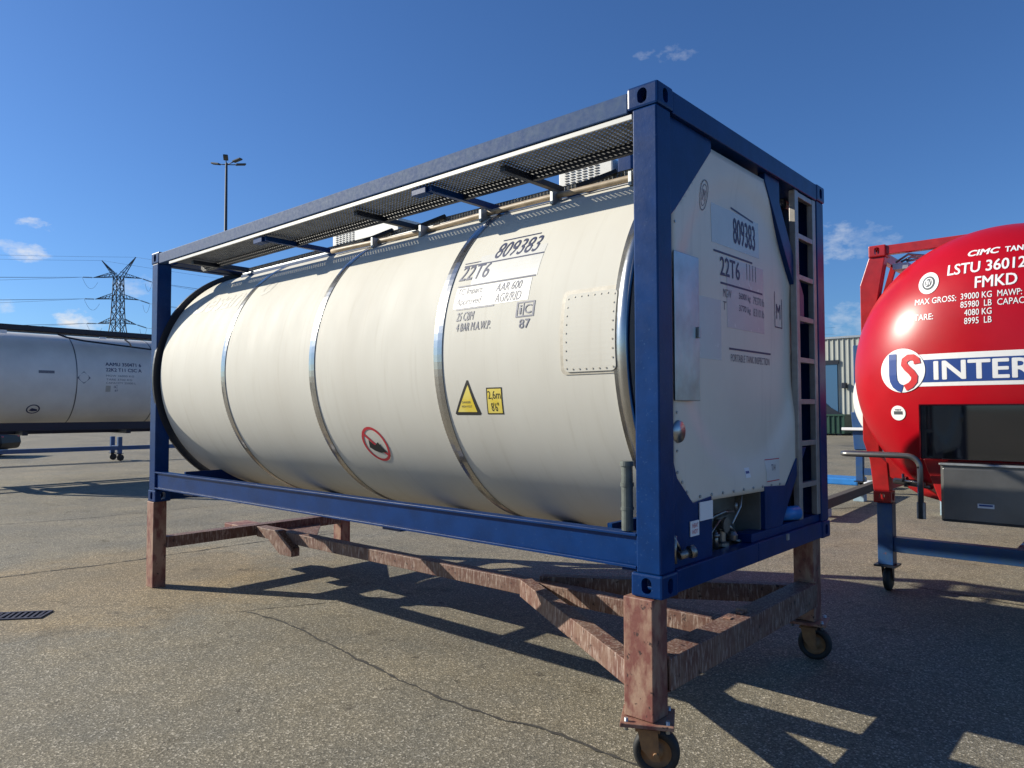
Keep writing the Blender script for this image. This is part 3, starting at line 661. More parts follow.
# ------------------------------------------------------------------ brown stand under the main container
stand = thing('container_stand', 'brown red weathered steel stand on two casters carrying the cream tank container', 'stand', (-3, 1.2, 0))
def sp(mb, name, m='rust', parent=None, bevel=.005):
    o = build(mb, name, m, parent or stand, bevel); 
    if (parent or stand) is stand: o.location = (3, -1.2, 0)
    return o
legs = [(-.212, -.045, -.02, .125, .285), (-.20, -.055, W-.21, W-.06, .285), (-L-.016, -L+.145, 0, .135, 0), (-L-.016, -L+.145, W-.14, W, 0)]
for x0, x1, y0, y1, z0 in legs:
    b = MB().box((x0, y0, z0), (x1, y1, G-.003)); sp(b, 'leg', 'rustleg')
for x0, x1 in ((-.175, -.03), (-L+.02, -L+.16)):
    z0, z1 = ((.40, .565) if x0 > -1 else (.395, .51))
    yy = ((.125, W-.21) if x0 > -1 else (.135, W-.14))
    if x0 > -1: sp(MB().box((x0, yy[0], z0), (x1, yy[1], z1)), 'end_beam')
    else: sp(MB().box((x0, yy[0], z0), (x1, yy[1], z1)), 'end_beam')
sp(MB().box((-5.88, 1.13, .385), (-.178, 1.25, .50)), 'spine_beam')
for sgn in (0, 1):
    f = (lambda y: 2.33-y) if sgn else (lambda y: y)
    sp(MB().beam((-1.80, f(1.08), .465), (-.19, f(.07), .465), .10, .13), 'diagonal_brace')
sp(MB().prism([(-5.70, 1.06, .515), (-5.32, 1.06, .515), (-5.04, 1.06, .36), (-5.04, 1.06, .27), (-5.28, 1.06, .27)], (0, .10, 0)), 'coupling_wedge', 'rust')
sp(MB().box((-6.42, 1.02, .42), (-6.03, 1.30, .50)), 'coupling_plate', 'rustleg')
sp(MB().beam((-5.90, .30, .45), (-4.95, 1.10, .45), .08, .10) if 0 else MB().prism([(-5.9, 1.30, .42), (-5.45, 1.26, .42), (-4.9, 1.26, .42), (-5.9, 2.0, .42)], (0, 0, .01)), 'gusset')
for x, y in ((-.045, .125), (-.045, W-.21)):
    dy = .012 if y < 1 else -.012
    a_ = MB(); a_.box((x-.13, min(y, y+dy), .395), (x+.008, max(y, y+dy), .575)); sp(a_, 'weld_collar', 'rustleg', bevel=.004)
rb = MB()
for i, (y, s_) in enumerate(((.98, .05), (1.13, .035), (1.18, .06))): rb.box((-.10-s_, y-.02, .566), (-.10, y+.02, .572+.006*i))
sp(rb, 'weld_plates', 'rustleg')
def caster(x, y, rot, top=.285):
    c = MB(); c.box((-.13, -.12, .262), (.13, .12, top-.003)); 
    o = build(c, 'caster', 'rustleg', stand, .003); o.location = (x+3, y-1.2, 0); o.rotation_euler = (0, 0, rot)
    for a in (-.10, .10):
        for b_ in (-.09, .09): build(MB().cyl((a, b_, .24), (a, b_, .30), .010, 8), 'bolt', 'galv', o)
    fk = MB(); fk.cyl((0, 0, .235), (0, 0, .262), .06, 20); fk.box((-.06, -.055, .22), (.06, .055, .235))
    for s_ in (-1, 1): fk.prism([(-.05, s_*.055, .235), (.05, s_*.055, .235), (.055, s_*.055, .15), (.06, s_*.055, .085), (.02, s_*.055, .085), (-.03, s_*.055, .14)], (0, .006*s_, 0))
    fk.cyl((.04, -.075, .115), (.04, .075, .115), .014, 10)
    build(fk, 'fork', 'casterrim', o)
    tr = MB().lathe([(-.033, .075), (-.036, .10), (-.028, .113), (0, .116), (.028, .113), (.036, .10), (.033, .075)], (.04, 0, .116), (0, 1, 0), 40, True, True); build(tr, 'tyre', 'black', o)
    rm = MB().lathe([(-.030, .076), (-.018, .070), (-.012, .035), (-.034, .030), (-.034, .0), (.034, 0), (.034, .030), (.012, .035), (.018, .070), (.030, .076)], (.04, 0, .116), (0, 1, 0), 32); build(rm, 'wheel_rim', 'casterrim', o)
    return o
caster(-.12, .055, R(28)); caster(-.12, W-.14, R(12))

# ------------------------------------------------------------------ generic blue stand
def blue_stand(name, label, loc, rot, m='bluestand', group=None, lx=L, wy=W):
    s = thing(name, label, 'stand', loc, group); s.rotation_euler = (0, 0, rot)
    for x in (.08, lx-.08):
        for y in (.08, wy-.08):
            lg = build(MB().box((x-.07, y-.07, .27), (x+.07, y+.07, G-.004)), 'leg', m, s, .004)
            c = MB(); c.box((x-.11, y-.10, .25), (x+.11, y+.10, .268)); c.prism([(x-.04, y-.05, .25), (x+.05, y-.05, .25), (x+.05, y-.05, .10), (x+.01, y-.05, .10)], (0, .008, 0)); c.prism([(x-.04, y+.042, .25), (x+.05, y+.042, .25), (x+.05, y+.042, .10), (x+.01, y+.042, .10)], (0, .008, 0))
            co = build(c, 'caster', 'navy', s)
            build(MB().lathe([(-.03, 0), (-.03, .10), (-.02, .118), (.02, .118), (.03, .10), (.03, 0)], (x+.03, y, .118), (0, 1, 0), 28), 'wheel', 'black', co)
    for x in (.08, lx-.08): build(MB().box((x-.055, .152, .40), (x+.055, wy-.152, .545)), 'end_beam', m, s, .004)
    build(MB().box((.14, wy/2-.06, .40), (lx-.14, wy/2+.06, .53)), 'spine_beam', m, s, .004)
    return s

# ------------------------------------------------------------------ RED TANK CONTAINER at the right
RY = 4.74; RX0 = -.335; RXC = .84; RZC = 2.17; RR = 1.33
rd = thing('tank_container', 'glossy red tank container with white lettering on its domed end', 'tank container', (RXC, RY, 0))
def rp(mb, name, m, bevel=0, parent=None):
    o = build(mb, name, m, parent or rd, bevel)
    if parent is None: o.location = (-RXC, -RY, 0)
    return o
RH = .80; RB = .02                                   # dome depth
def dome(x, z):
    r = min(1, math.hypot(x-RXC, z-RZC)/RR); return RY+.10-.0-(RH*((1-r**2.35)**.5)) 
pr = [(-(dome(RXC+RR*k/40, RZC)-RY), RR*k/40) for k in range(0, 40)]+[(-(dome(RXC+RR*(1-.0015*(5-k)), RZC)-RY), RR*(1-.0015*(5-k))) for k in range(1, 6)]
pr += [(-.6, RR), (-3, RR), (-5.4, RR), (-5.9, 1.1), (-6.1, .6), (-6.15, 0)]
rshell = rp(MB().lathe([(-a, r) for a, r in pr], (RXC, RY, RZC), (0, 1, 0), 128), 'tank_shell', 'red')
RX1 = RX0+W
for x in (RX0+.081, RX1-.081):
    for y in (RY+.089, RY+L-.089):
        for z in (G+.059, T-.059):
            c = casting((x-RXC, y-RY, z), rd, 'reddark', True)
for s, xa in ((1, RX0), (-1, RX1)):
    X = lambda d: xa+s*d
    for yb in (RY, RY+L-.14):
        rp(MB().prism([(X(.0), yb+.02, T-.118), (X(.15), yb+.02, T-.118), (X(.06), yb+.02, 2.86), (X(.06), yb+.02, 1.34), (X(.13), yb+.02, 1.28), (X(.15), yb+.02, G+.118), (X(0), yb+.02, G+.118), (X(-.03), yb+.02, 1.30), (X(-.09), yb+.02, 1.5), (X(-.09), yb+.02, 3.08)], (0, .12, 0)), 'post', 'reddark', .006)
    b = MB(); x0, x1 = sorted((X(.0), X(.07))); b.box((x0, RY+.178, 3.36), (x1, RY+L-.178, 3.46)); b.box((x0, RY+.178, .98), (x1, RY+L-.178, 1.10)); rp(b, 'side_rail', 'reddark', .004)
    # saddle plates running in under the shell
    rp(MB().prism([(X(.10), RY+.03, 1.40), (X(.16), RY+.03, 1.42), (X(.45), RY+.03, 1.14), (X(.74), RY+.03, .96), (X(.74), RY+.03, .90), (X(.42), RY+.03, .98), (X(.15), RY+.03, 1.14)], (0, .06, 0)), 'saddle', 'reddark', .004)
for yb in (RY+.02, RY+L-.12):
    rp(MB().box((RX0+.16, yb, 3.37), (RX1-.16, yb+.08, 3.46)), 'top_end_beam', 'reddark', .004)
b = MB(); 
for i in range(3): b.tube([(RX0+.22+.05*i, RY+.15, 3.30), (RX0+.34+.03*i, RY+.12, 3.36-.03*i), (RX0+.6, RY+.12, 3.30)], .012, 8)
b.box((RX0+.20, RY+.10, 3.22), (RX0+.34, RY+.22, 3.28)); rp(b, 'hose_fittings', 'galv')
b = MB(); b.prism([(RX0+.15, RY+.25, 3.30), (RX0+.2, RY+.25, 3.30), (RX0+.02, RY+.25, 2.7), (RX0-.03, RY+.25, 2.7)], (0, .05, 0)); rp(b, 'post_strut', 'reddark')
# lower fairing of the tank (service compartment)
b = MB(); b.prism([(.28, 4.0, 1.38), (1.66, 4.0, 1.38), (1.60, 4.0, .94), (.55, 4.0, .94), (.40, 4.0, 1.02)], (0, .55, 0)); rp(b, 'service_compartment', 'reddark', .01)
b = MB(); b.tube([(-.10, 4.60, 1.12), (.10, 4.55, 1.11), (.25, 4.45, 1.09)], [.03, .035, .02], 10); b.tube([(-.08, 4.55, 1.14), (.22, 4.4, 1.12)], .015, 8); b.lathe([(0, 0), (0, .05), (.03, .05), (.03, 0)], (.0, 4.55, 1.12), (1, 0, 0), 16); b.tube([(.0, 4.5, 1.2), (.0, 4.5, 1.12)], .012, 8); rp(b, 'side_valve', 'brass')
def rm_(off): return lambda u, w: (u, dome(u, w)-off, w)
def rt_(name, s_, box, m='whitetext', bold=.012, shear=0, off=.0028): 
    o = text(name, s_, box, rm_(off), m, rd, shear, bold, .025); o.location = (-RXC, -RY, 0); return o
rt_('maker_lettering', 'CIMC', (.61, 3.16, .845, 3.215), bold=.03, shear=.2); rt_('maker_lettering', 'TANK', (.885, 3.16, 1.06, 3.21), bold=.02)
rt_('registration_marking', 'LSTU 360123', (.46, 3.00, 1.09, 3.10), bold=.012); rt_('registration_marking', 'FMKD', (.68, 2.855, .98, 2.955), bold=.012)
rt_('weight_marking', 'MAX GROSS:', (.20, 2.755, .54, 2.81), bold=.005); rt_('weight_marking', 'TARE:', (.20, 2.61, .36, 2.665), bold=.005)
for i, q in enumerate(('39000 KG', '85980  LB', '4080 KG', '8995  LB')): rt_('weight_marking', q, (.575 if i < 2 else .605, 2.76-.073*i, .805, 2.815-.073*i), bold=.005)
rt_('weight_marking', 'MAWP:', (.845, 2.76, 1.015, 2.815), bold=.005); rt_('weight_marking', 'CAPACITY:', (.845, 2.685, 1.13, 2.74), bold=.005)
def rdd(mb, name, m): 
    o = build(mb, name, m, rd); o.location = (-RXC, -RY, 0); return o
rdd(disc(MB(), .305, 2.955, .105, rm_(.005), 36, 4, .82), 'round_stamp', 'whitetext'); b = disc(MB(), .305, 2.955, .066, rm_(.008), 36, 3, .82); rdd(b, 'round_stamp', 'pylon')
b = ring(MB(), .305, 2.955, .040, .05, .010, rm_(.011), 20); rdd(b, 'round_stamp', 'whitetext'); rt_('round_stamp', 'BV', (.285, 2.93, .325, 2.98), off=.011)
rdd(sheet(MB(), .10, 2.015, 1.66, 2.30, rm_(.0016), 24), 'name_banner', 'whitetext'); rdd(sheet(MB(), .20, 2.05, 1.63, 2.25, rm_(.003), 24), 'name_banner', 'banner')
for o_, q in ((0, 'INTER'),): rt_('name_lettering', 'INTER', (.37, 2.075, 1.09, 2.23), bold=.02, off=.0042)
rdd(disc(MB(), .095, 2.165, .200, rm_(.007), 48, 5, 1.0), 'round_logo', 'whitetext')
# the two letters of the round logo
def arcstrip(pts, w, off, m):
    mb = MB(); A = []
    for i, p in enumerate(pts):
        p = Vector(p); t = (Vector(pts[min(i+1, len(pts)-1)])-Vector(pts[max(0, i-1)])).normalized(); n_ = Vector((-t.y, t.x)); f = rm_(off)
        A.append((mb.bm.verts.new(f(*(p+n_*w/2))), mb.bm.verts.new(f(*(p-n_*w/2)))))
    for a, c in zip(A, A[1:]): mb.bm.faces.new((a[0], a[1], c[1], c[0]))
    return rdd(mb, 'round_logo', m)
lx, lz = .095, 2.165
arcstrip([(lx-.085, lz+.155), (lx-.085, lz+.10), (lx-.085, lz-.04), (lx-.08, lz-.09), (lx-.06, lz-.13), (lx-.03, lz-.155), (lx+.0, lz-.165)], .07, .0125, 'banner')
arcstrip([(lx+.135, lz+.055), (lx+.13, lz+.09), (lx+.10, lz+.115), (lx+.06, lz+.115), (lx+.025, lz+.09), (lx+.02, lz+.055), (lx+.045, lz+.02), (lx+.085, lz-.02), (lx+.11, lz-.06), (lx+.105, lz-.10), (lx+.075, lz-.135), (lx+.025, lz-.16)], .058, .0135, 'logored')
rdd(disc(MB(), .04, 1.778, .068, rm_(.006), 24, 2, 1), 'round_sticker', 'whitetext'); rdd(sheet(MB(), .0, 1.765, .08, 1.795, rm_(.009), 2), 'round_sticker', 'pylon')
rt_('round_sticker', 'TEST', (.01, 1.80, .07, 1.815), 'pylon', off=.009)
b = MB().box((.295, 3.87, 1.39), (1.52, 3.90, 1.845)); o = rp(b, 'black_mirror_panel', 'blackgloss', .003)
b = MB(); 
for a in ((.285, 1.845, 1.53, 1.855), (.285, 1.38, .295, 1.845)): b.box((a[0], 3.868, a[1]), (a[2], 3.902, a[3]))
for a in (.3, 1.5): b.box((a, 3.90, 1.5), (a+.03, 4.3, 1.7))
rp(b, 'panel_frame', 'reddark')
b = MB().box((.45, 3.80, .875), (1.46, 4.22, 1.36), .02); cab = rp(b, 'equipment_cabinet', 'cabinet')
b = MB(); b.box((.47, 3.788, .895), (1.44, 3.801, 1.32)); 
o = rp(b, 'cabinet_door', 'cabinet', .006, parent=cab)
b = MB(); b.box((.445, 3.78, 1.345), (1.47, 3.86, 1.362)); rp(b, 'cabinet_lid', 'galv', .003, parent=cab)
b = MB().box((.715, 3.782, 1.01), (.83, 3.786, 1.045)); rp(b, 'cabinet_sticker', 'whitetext', parent=cab); b = MB().box((.725, 3.779, 1.026), (.82, 3.7815, 1.040)); rp(b, 'cabinet_sticker', 'banner', parent=cab)
def arc(c, r, a0, a1, ux, uy, n=7): return [tuple(Vector(c)+(Vector(ux)*math.cos(R(a0+(a1-a0)*k/n))+Vector(uy)*math.sin(R(a0+(a1-a0)*k/n)))*r for k in range(n+1))]
def q(c, r, a0, a1, ux, uy): return [Vector(c)+(Vector(ux)*math.cos(R(a0+(a1-a0)*k/7))+Vector(uy)*math.sin(R(a0+(a1-a0)*k/7)))*r for k in range(8)]
hp_ = [Vector((.30, 3.8, .88)), Vector((.30, 3.8, 1.31))]+q((.20, 3.8, 1.31), .10, 0, 90, (1, 0, 0), (0, 0, 1))+[Vector((-.28, 3.8, 1.41))]+q((-.28, 3.86, 1.41), .06, 270, 90, (1, 0, 0), (0, 1, 0))[1:]+[Vector((.10, 3.92, 1.41)), Vector((.16, 4.20, 1.38))]
b = MB().tube(hp_, .024, 12); rp(b, 'handrail', 'cabinet')
b = MB(); b.box((.27, 3.785, .88), (.335, 3.82, 1.02)); rp(b, 'handrail_socket', 'galv', .003)
for y in (3.9, ): 
    b = MB().box((.5, 4.2, 1.0), (1.4, 4.9, 1.04)); rp(b, 'cabinet_bracket', 'reddark')
bs = blue_stand('container_stand', 'blue wheeled stand under the red tank container', (RX0+.02+W-.04, RY, 0), R(90), wy=W-.04)
for k in (0,): pass

# ------------------------------------------------------------------ LEFT white tank container on its trailer
LX, LY0 = -18.9, .55; LB = 1.335; LL = 6.6
lt = thing('tank_container', 'shaded dull white tank container with black rails raised on a trailer chassis', 'tank container', (LX, LY0, 0))
def lp(mb, name, m, bevel=0, parent=None):
    o = build(mb, name, m, parent or lt, bevel)
    if parent is None: o.location = (-LX, -LY0, 0)
    return o
LT = LB+2.60; LZ = (LB+LT)/2+.02
for x0, x1 in ((LX-.10, LX), (LX-W, LX-W+.10)):
    lp(MB().box((x0, LY0+.15, LT-.13), (x1, LY0+LL-.15, LT)), 'top_side_rail', 'navy', .01)
    lp(MB().box((x0, LY0+.15, LB), (x1, LY0+LL-.15, LB+.20)), 'bottom_side_rail', 'navy', .01)
    for y0 in (LY0, LY0+LL-.15): lp(MB().box((x0-.02, y0, LB), (x1, y0+.15, LT)), 'post', 'navy', .01)
    e = MB(); e.box((x0-.25 if x0 > LX-1 else x1, LY0+.3, LT-.16), (x0 if x0 > LX-1 else x1+.25, LY0+LL-.3, LT-.12)); lp(e, 'walkway', 'grate')
for y0 in (LY0, LY0+LL-.15): lp(MB().box((LX-W+.1, y0, LT-.13), (LX-.1, y0+.15, LT)), 'top_end_beam', 'navy', .01); lp(MB().box((LX-W+.1, y0, LB), (LX-.1, y0+.15, LB+.2)), 'bottom_end_beam', 'navy', .01)
LC = LX-W/2; LR = 1.19
lp(MB().lathe([(.05, 0), (.07, .7), (.14, 1.05), (.25, LR), (1.5, LR), (3, LR), (4.6, LR), (LL-.25, LR), (LL-.14, 1.05), (LL-.07, .7), (LL-.05, 0)], (LC, LY0, LZ), (0, 1, 0), 128), 'tank_shell', 'shadewhite')
def lcm(off): return lambda u, s: (LC+(LR+off)*math.cos(s/LR), u, LZ+(LR+off)*math.sin(s/LR))
for y in (1.6, 3.36, 5.35):
    lp(MB().lathe([(y-LY0-.012, LR+.001), (y-LY0-.012, LR+.006), (y-LY0+.012, LR+.006), (y-LY0+.012, LR+.001)], (LC, LY0, LZ), (0, 1, 0), 96, False, True), 'cladding_seam', 'cabinet')
def lt_(name, s_, box, m='ink', **k):
    o = text(name, s_, box, lcm(.004), m, lt, **k); o.location = (-LX, -LY0, 0); return o
# mirrored so that it reads along +y from outside (u grows with y)
def zs(z): return LR*math.asin(max(-1, min(1, (z-LZ)/LR)))
lt_('registration_marking', 'AAMU 350471 6', (4.05, zs(3.02), 4.95, zs(3.11)), bold=.012); lt_('type_marking', '22K2 T11 CSC A', (4.05, zs(2.87), 4.95, zs(2.96)), bold=.012)
lt_('weight_marking', 'MGW 36000 KG', (4.05, zs(2.73), 4.75, zs(2.78)), 'inkfade'); lt_('weight_marking', 'TARE 3700 KG', (4.05, zs(2.63), 4.70, zs(2.68)), 'inkfade'); lt_('weight_marking', 'CAPACITY 25000 L', (4.05, zs(2.54), 4.80, zs(2.59)), 'inkfade')
o = lp(sheet(MB(), 4.05, zs(2.33), 4.17, zs(2.49), lcm(.003), 2), 'height_sticker', 'sealant'); o = lt_('capacity_marking', 'iC', (4.25, zs(2.43), 4.35, zs(2.50))); lt_('capacity_marking', '87', (4.28, zs(2.34), 4.36, zs(2.39)))
d = MB(); u, z = 3.52, 2.68; rdm = lcm(.003); flat(d, [(u, zs(z+.17)), (u-.16, zs(z)), (u, zs(z-.15)), (u+.16, zs(z))], rdm); lp(d, 'hazard_diamond', 'cabinet')
d = ring(MB(), 2.47, zs(1.87), .15, .15, .03, lcm(.003), 28); tri = flat(d, [(2.38, zs(1.84)), (2.44, zs(1.90)), (2.56, zs(1.87)), (2.57, zs(1.83)), (2.46, zs(1.82))], lcm(.004)); lp(d, 'no_hump_sign', 'ink')
d = sheet(MB(), 2.5, zs(2.77), 2.85, zs(2.84), lcm(.003), 3); lp(d, 'faded_marking', 'inkfade')
lp(MB().tube([(LX+.0, 2.9, 3.76), (LX-.02, 3.1, 3.70), (LX-.03, 3.5, 3.64), (LX-.03, 4.2, 3.59), (LX-.03, 5.4, 3.50), (LX-.03, 6.3, 3.48)], .022, 8), 'hose', 'navy')
lp(MB().tube([(LX-.05, 4.5, 3.75), (LX-.02, 4.62, 3.65), (LX-.02, 4.66, 3.56)], .02, 8), 'hose', 'tan')
d = MB(); d.box((LX+.002, 1.66, 3.70), (LX+.02, 1.80, 3.78)); d.box((LX+.002, 3.85, 3.72), (LX+.02, 4.02, 3.765)); lp(d, 'rail_fittings', 'whitetext')
# trailer chassis under it
tr = thing('trailer_chassis', 'dark skeletal trailer chassis under the shaded white tank container', 'trailer', (LX-W/2, LY0, 0))
def tp(mb, name, m, bevel=0, parent=None):
    o = build(mb, name, m, parent or tr, bevel)
    if parent is None: o.location = (-(LX-W/2), -LY0, 0)
    return o
for x in (LX-W/2-.5, LX-W/2+.4): tp(MB().box((x, -8.2, 1.24), (x+.12, 6.9, 1.325)), 'chassis_rail', 'navy', .01)
for y in (-7.5, -5, -2.5, .6, 2.2, 4.6, 6.6): tp(MB().box((LX-W+.1, y, 1.22), (LX-.1, y+.12, 1.33)), 'cross_beam', 'navy', .01)
for y in (-7.2, -5.9, -4.6):
    for x in (LX-.38, LX-W+.02):
        w_ = tp(MB().lathe([(0, .28), (-.0, .45), (.04, .50), (.30, .50), (.34, .45), (.34, .28)], (x, y, .50), (1, 0, 0), 32, True, True), 'tyre', 'black')
        tp(MB().lathe([(.04, .28), (.10, .2), (.14, .12), (.14, 0), (.25, 0), (.25, .27)], (x, y, .50), (1, 0, 0), 24), 'wheel_hub', 'galv')
# ------------------------------------------------------------------ dark car far behind under the left container
def car(name, label, loc, rot):
    c = thing(name, label, 'car', loc); c.rotation_euler = (0, 0, rot)
    P = [(-2.05, .32), (-2.10, .60), (-2.0, .86), (-1.25, .95), (-.62, 1.38), (.2, 1.46), (1.15, 1.40), (1.75, 1.02), (2.08, .92), (2.12, .55), (2.05, .30)]
    low = [(-2.05, .32), (-2.12, .58), (-2.02, .84), (-1.20, .96), (1.72, 1.0), (2.08, .90), (2.14, .55), (2.05, .30)]
    build(MB().prism([(x, -.86, z) for x, z in low], (0, 1.72, 0)), 'body', 'carblack', c, .09)
    cb = MB(); a = [(-1.15, .95), (-.60, 1.38), (.2, 1.45), (1.1, 1.40), (1.66, 1.0)]
    lo_ = [cb.bm.verts.new((x, -.80+(z-.95)*.34, z)) for x, z in a]; hi_ = [cb.bm.verts.new((x, .80-(z-.95)*.34, z)) for x, z in a]
    cb.bm.faces.new(lo_); cb.bm.faces.new(hi_[::-1])
    for i in range(5): cb.bm.faces.new((lo_[i], hi_[i], hi_[(i+1) % 5], lo_[(i+1) % 5]))
    build(cb, 'cabin_glass', 'glass', c, .03)
    build(MB().prism([(-.50, -.70, 1.40), (.2, -.70, 1.455), (1.05, -.70, 1.41), (1.05, -.70, 1.43), (.2, -.70, 1.48), (-.50, -.70, 1.42)], (0, 1.40, 0)), 'roof', 'carblack', c, .01)
    for x in (-1.35, 1.30):
        for y in (-.88, .70):
            w_ = build(MB().lathe([(0, .19), (0, .30), (.03, .325), (.15, .325), (.18, .30), (.18, .19)], (x, y, .325), (0, 1, 0), 28, True, True), 'tyre', 'black', c); build(MB().lathe([(.02, 0), (.02, .19), (.16, .19), (.16, 0)], (x, y, .325), (0, 1, 0), 20), 'wheel_rim', 'galv', w_)
    for y in (-.72, .50): build(MB().box((-2.10, y, .62), (-1.98, y+.22, .76), .03), 'headlight', 'steel', c)
    for y in (-.74, .54): build(MB().box((1.98, y, .70), (2.10, y+.2, .84), .03), 'tail_light', 'redsign', c)
    build(MB().box((-2.125, -.25, .42), (-2.10, .25, .53)), 'number_plate', 'whitetext', c)
    return c
car('parked_car', 'glossy black car seen beneath the shaded white tank container', (-34.3, 3.75, 0), R(52))
bs2 = blue_stand('container_stand', 'empty dark blue wheeled stand seen beneath the shaded white tank container', (-26.9, 1.15, 0), R(86.5), 'bluestand', lx=6.15, wy=1.0)
b = MB(); b.box((-.6, .02, .40), (8.4, .14, .545)); build(b, 'side_beam', 'bluestand', bs2, .004)

# ------------------------------------------------------------------ things behind the red tank
wt = thing('tank_container', 'white tank in a bright blue frame, mostly hidden behind the red tank container', 'tank container', (-1.9, 13.5, 0))
def wp(mb, name, m, bevel=0):
    o = build(mb, name, m, wt, bevel); o.location = (1.9, -13.5, 0); return o
wx0 = -3.10
wp(MB().lathe([(-.35, 0), (-.32, .5), (-.2, .9), (0, 1.14), (.15, 1.17), (5.6, 1.17), (5.75, 1.0), (5.9, .5), (5.95, 0)], (wx0+1.14, 13.5, 2.05), (0, 1, 0), 72), 'tank_shell', 'patch')
for x in (wx0, wx0+2.3):
    for y in (13.55, 19.3): wp(MB().box((x, y, .93), (x+.18, y+.15, 3.2)), 'post', 'bluestand', .01)
    wp(MB().box((x+.02, 13.7, .93), (x+.14, 19.3, 1.1)), 'bottom_side_rail', 'bluestand', .01)
for z in (.93, 3.08): wp(MB().box((wx0+.18, 13.57, z), (wx0+2.3, 13.68, z+.14)), 'end_beam', 'bluestand', .01)
wp(MB().prism([(wx0, 13.5, .95), (wx0+.40, 13.5, .95), (wx0+.40, 13.5, 1.2), (wx0+.12, 13.5, 1.75), (wx0-.05, 13.5, 1.75)], (0, .05, 0)), 'corner_plate', 'bluestand', .01)
wp(MB().box((wx0-.22, 13.40, 1.36), (wx0+.3, 13.48, 1.42)), 'outlet_rail', 'whitetext', .01)
blue_stand('container_stand', 'blue stand under the half hidden white tank, behind the red tank', (-.80, 13.55, 0), R(90), 'bluestand', lx=5.9, wy=2.3)
# low empty grey stand lying in the yard behind
gs = thing('low_trestle', 'low dark timber beam on pale blue feet behind the red tank', 'trestle', (-2.5, 11.5, 0))
def gp(mb, name, m, bevel=0): o = build(mb, name, m, gs, bevel); o.location = (2.5, -11.5, 0); return o
gp(MB().beam((-2.38, 8.9, .22), (-2.66, 13.4, .22), .15, .16), 'long_beam', 'wood', .01)
for x, y in ((-2.62, 12.2), (-2.45, 9.6)): gp(MB().box((x-.10, y-.1, 0), (x+.10, y+.1, .138), .01), 'foot', 'paleblue')
for i, (x, y, s_) in enumerate(((-.86, 11.1, .24), (-.38, 10.55, .22))):
    o = build(MB().box((x-s_*.55, y-s_*.5, 0), (x+s_*.5, y+s_*.5, .30), .015), 'concrete_block', 'paleblue')
    tag(o, ('pale blue block on the ground below the left edge of the grey cabinet', 'pale blue block on the ground under the middle of the grey cabinet')[i], 'block', 'pale blue blocks under the red tank')
tag(build(MB().box((-4.75, 15.2, .0), (-3.55, 16.0, .16), .03), 'folded_tarpaulin', 'tarp'), 'folded bright blue tarpaulin lying on the ground behind the tall blue post', 'tarpaulin')
tag(build(MB().box((-3.35, 14.7, .0), (-2.7, 15.3, .14), .03), 'folded_sheet', 'whitetext'), 'folded white sheet lying beside the blue tarpaulin', 'sheet')

# ------------------------------------------------------------------ warehouse
wh = thing('warehouse', 'pale ribbed metal warehouse with a blue window at the far end of the yard', 'warehouse', (-18, 53, 0))
def hp2(mb, name, m, bevel=0, parent=None):
    o = build(mb, name, m, parent or wh, bevel)
    if parent is None: o.location = (18, -53, 0)
    return o
w = MB(); x = -34.0; pts = []
while x < 10: pts += [(x, 53.0), (x+.17, 53.0), (x+.21, 52.93), (x+.26, 52.93), (x+.30, 53.0)]; x += .36
A = [(w.bm.verts.new((a, b_, 0)), w.bm.verts.new((a, b_, 7.05))) for a, b_ in pts]
for a, b_ in zip(A, A[1:]): w.bm.faces.new((a[0], b_[0], b_[1], a[1]))
wl = hp2(w, 'wall', 'clad'); bk = MB().box((-34, 53.02, 0), (10, 75, 7.0)); hp2(bk, 'building_core', 'clad')
hp2(MB().box((-34.1, 52.85, 7.05), (10.1, 75.1, 7.2)), 'roof', 'galv')
wn = hp2(MB().box((-17.9, 52.86, .9), (-15.82, 52.92, 5.15)), 'window', 'winblue'); 
hp2(MB().box((-18.0, 52.80, 5.15), (-15.7, 52.93, 5.45)), 'window_head', 'navy', parent=None)
hp2(MB().box((-15.42, 52.4, 3.35), (-15.12, 52.9, 3.75), .03), 'wall_lamp', 'navy')
hp2(MB().prism([(-18.2, 52.80, .5), (-18.2, 52.80, 3.2), (-17.4, 52.80, 3.0), (-16.4, 52.80, 2.0), (-15.5, 52.80, 1.45), (-15.2, 52.80, .5)], (0, .05, 0)), 'window_reflection', 'navy')  # dark reflection in the window, put in as a flat navy plate
sk = thing('waste_container', 'dark green ribbed steel waste container in front of the pale warehouse', 'container', (-17, 51, 0))
def kp(mb, name, m, bevel=0): o = build(mb, name, m, sk, bevel); o.location = (17, -51, 0); return o
kp(MB().box((-19.5, 49.6, .12), (-14.35, 51.9, 1.42)), 'body', 'green', .02)
rb = MB()
for i in range(16): rb.box((-19.4+.33*i, 49.53, .2), (-19.31+.33*i, 49.6, 1.36))
rb.box((-19.55, 49.5, 1.36), (-14.3, 52.0, 1.46)); kp(rb, 'ribs', 'green')
for x in (-19.2, -14.9): kp(MB().box((x, 49.7, 0), (x+.3, 51.8, .12)), 'skid', 'navy')

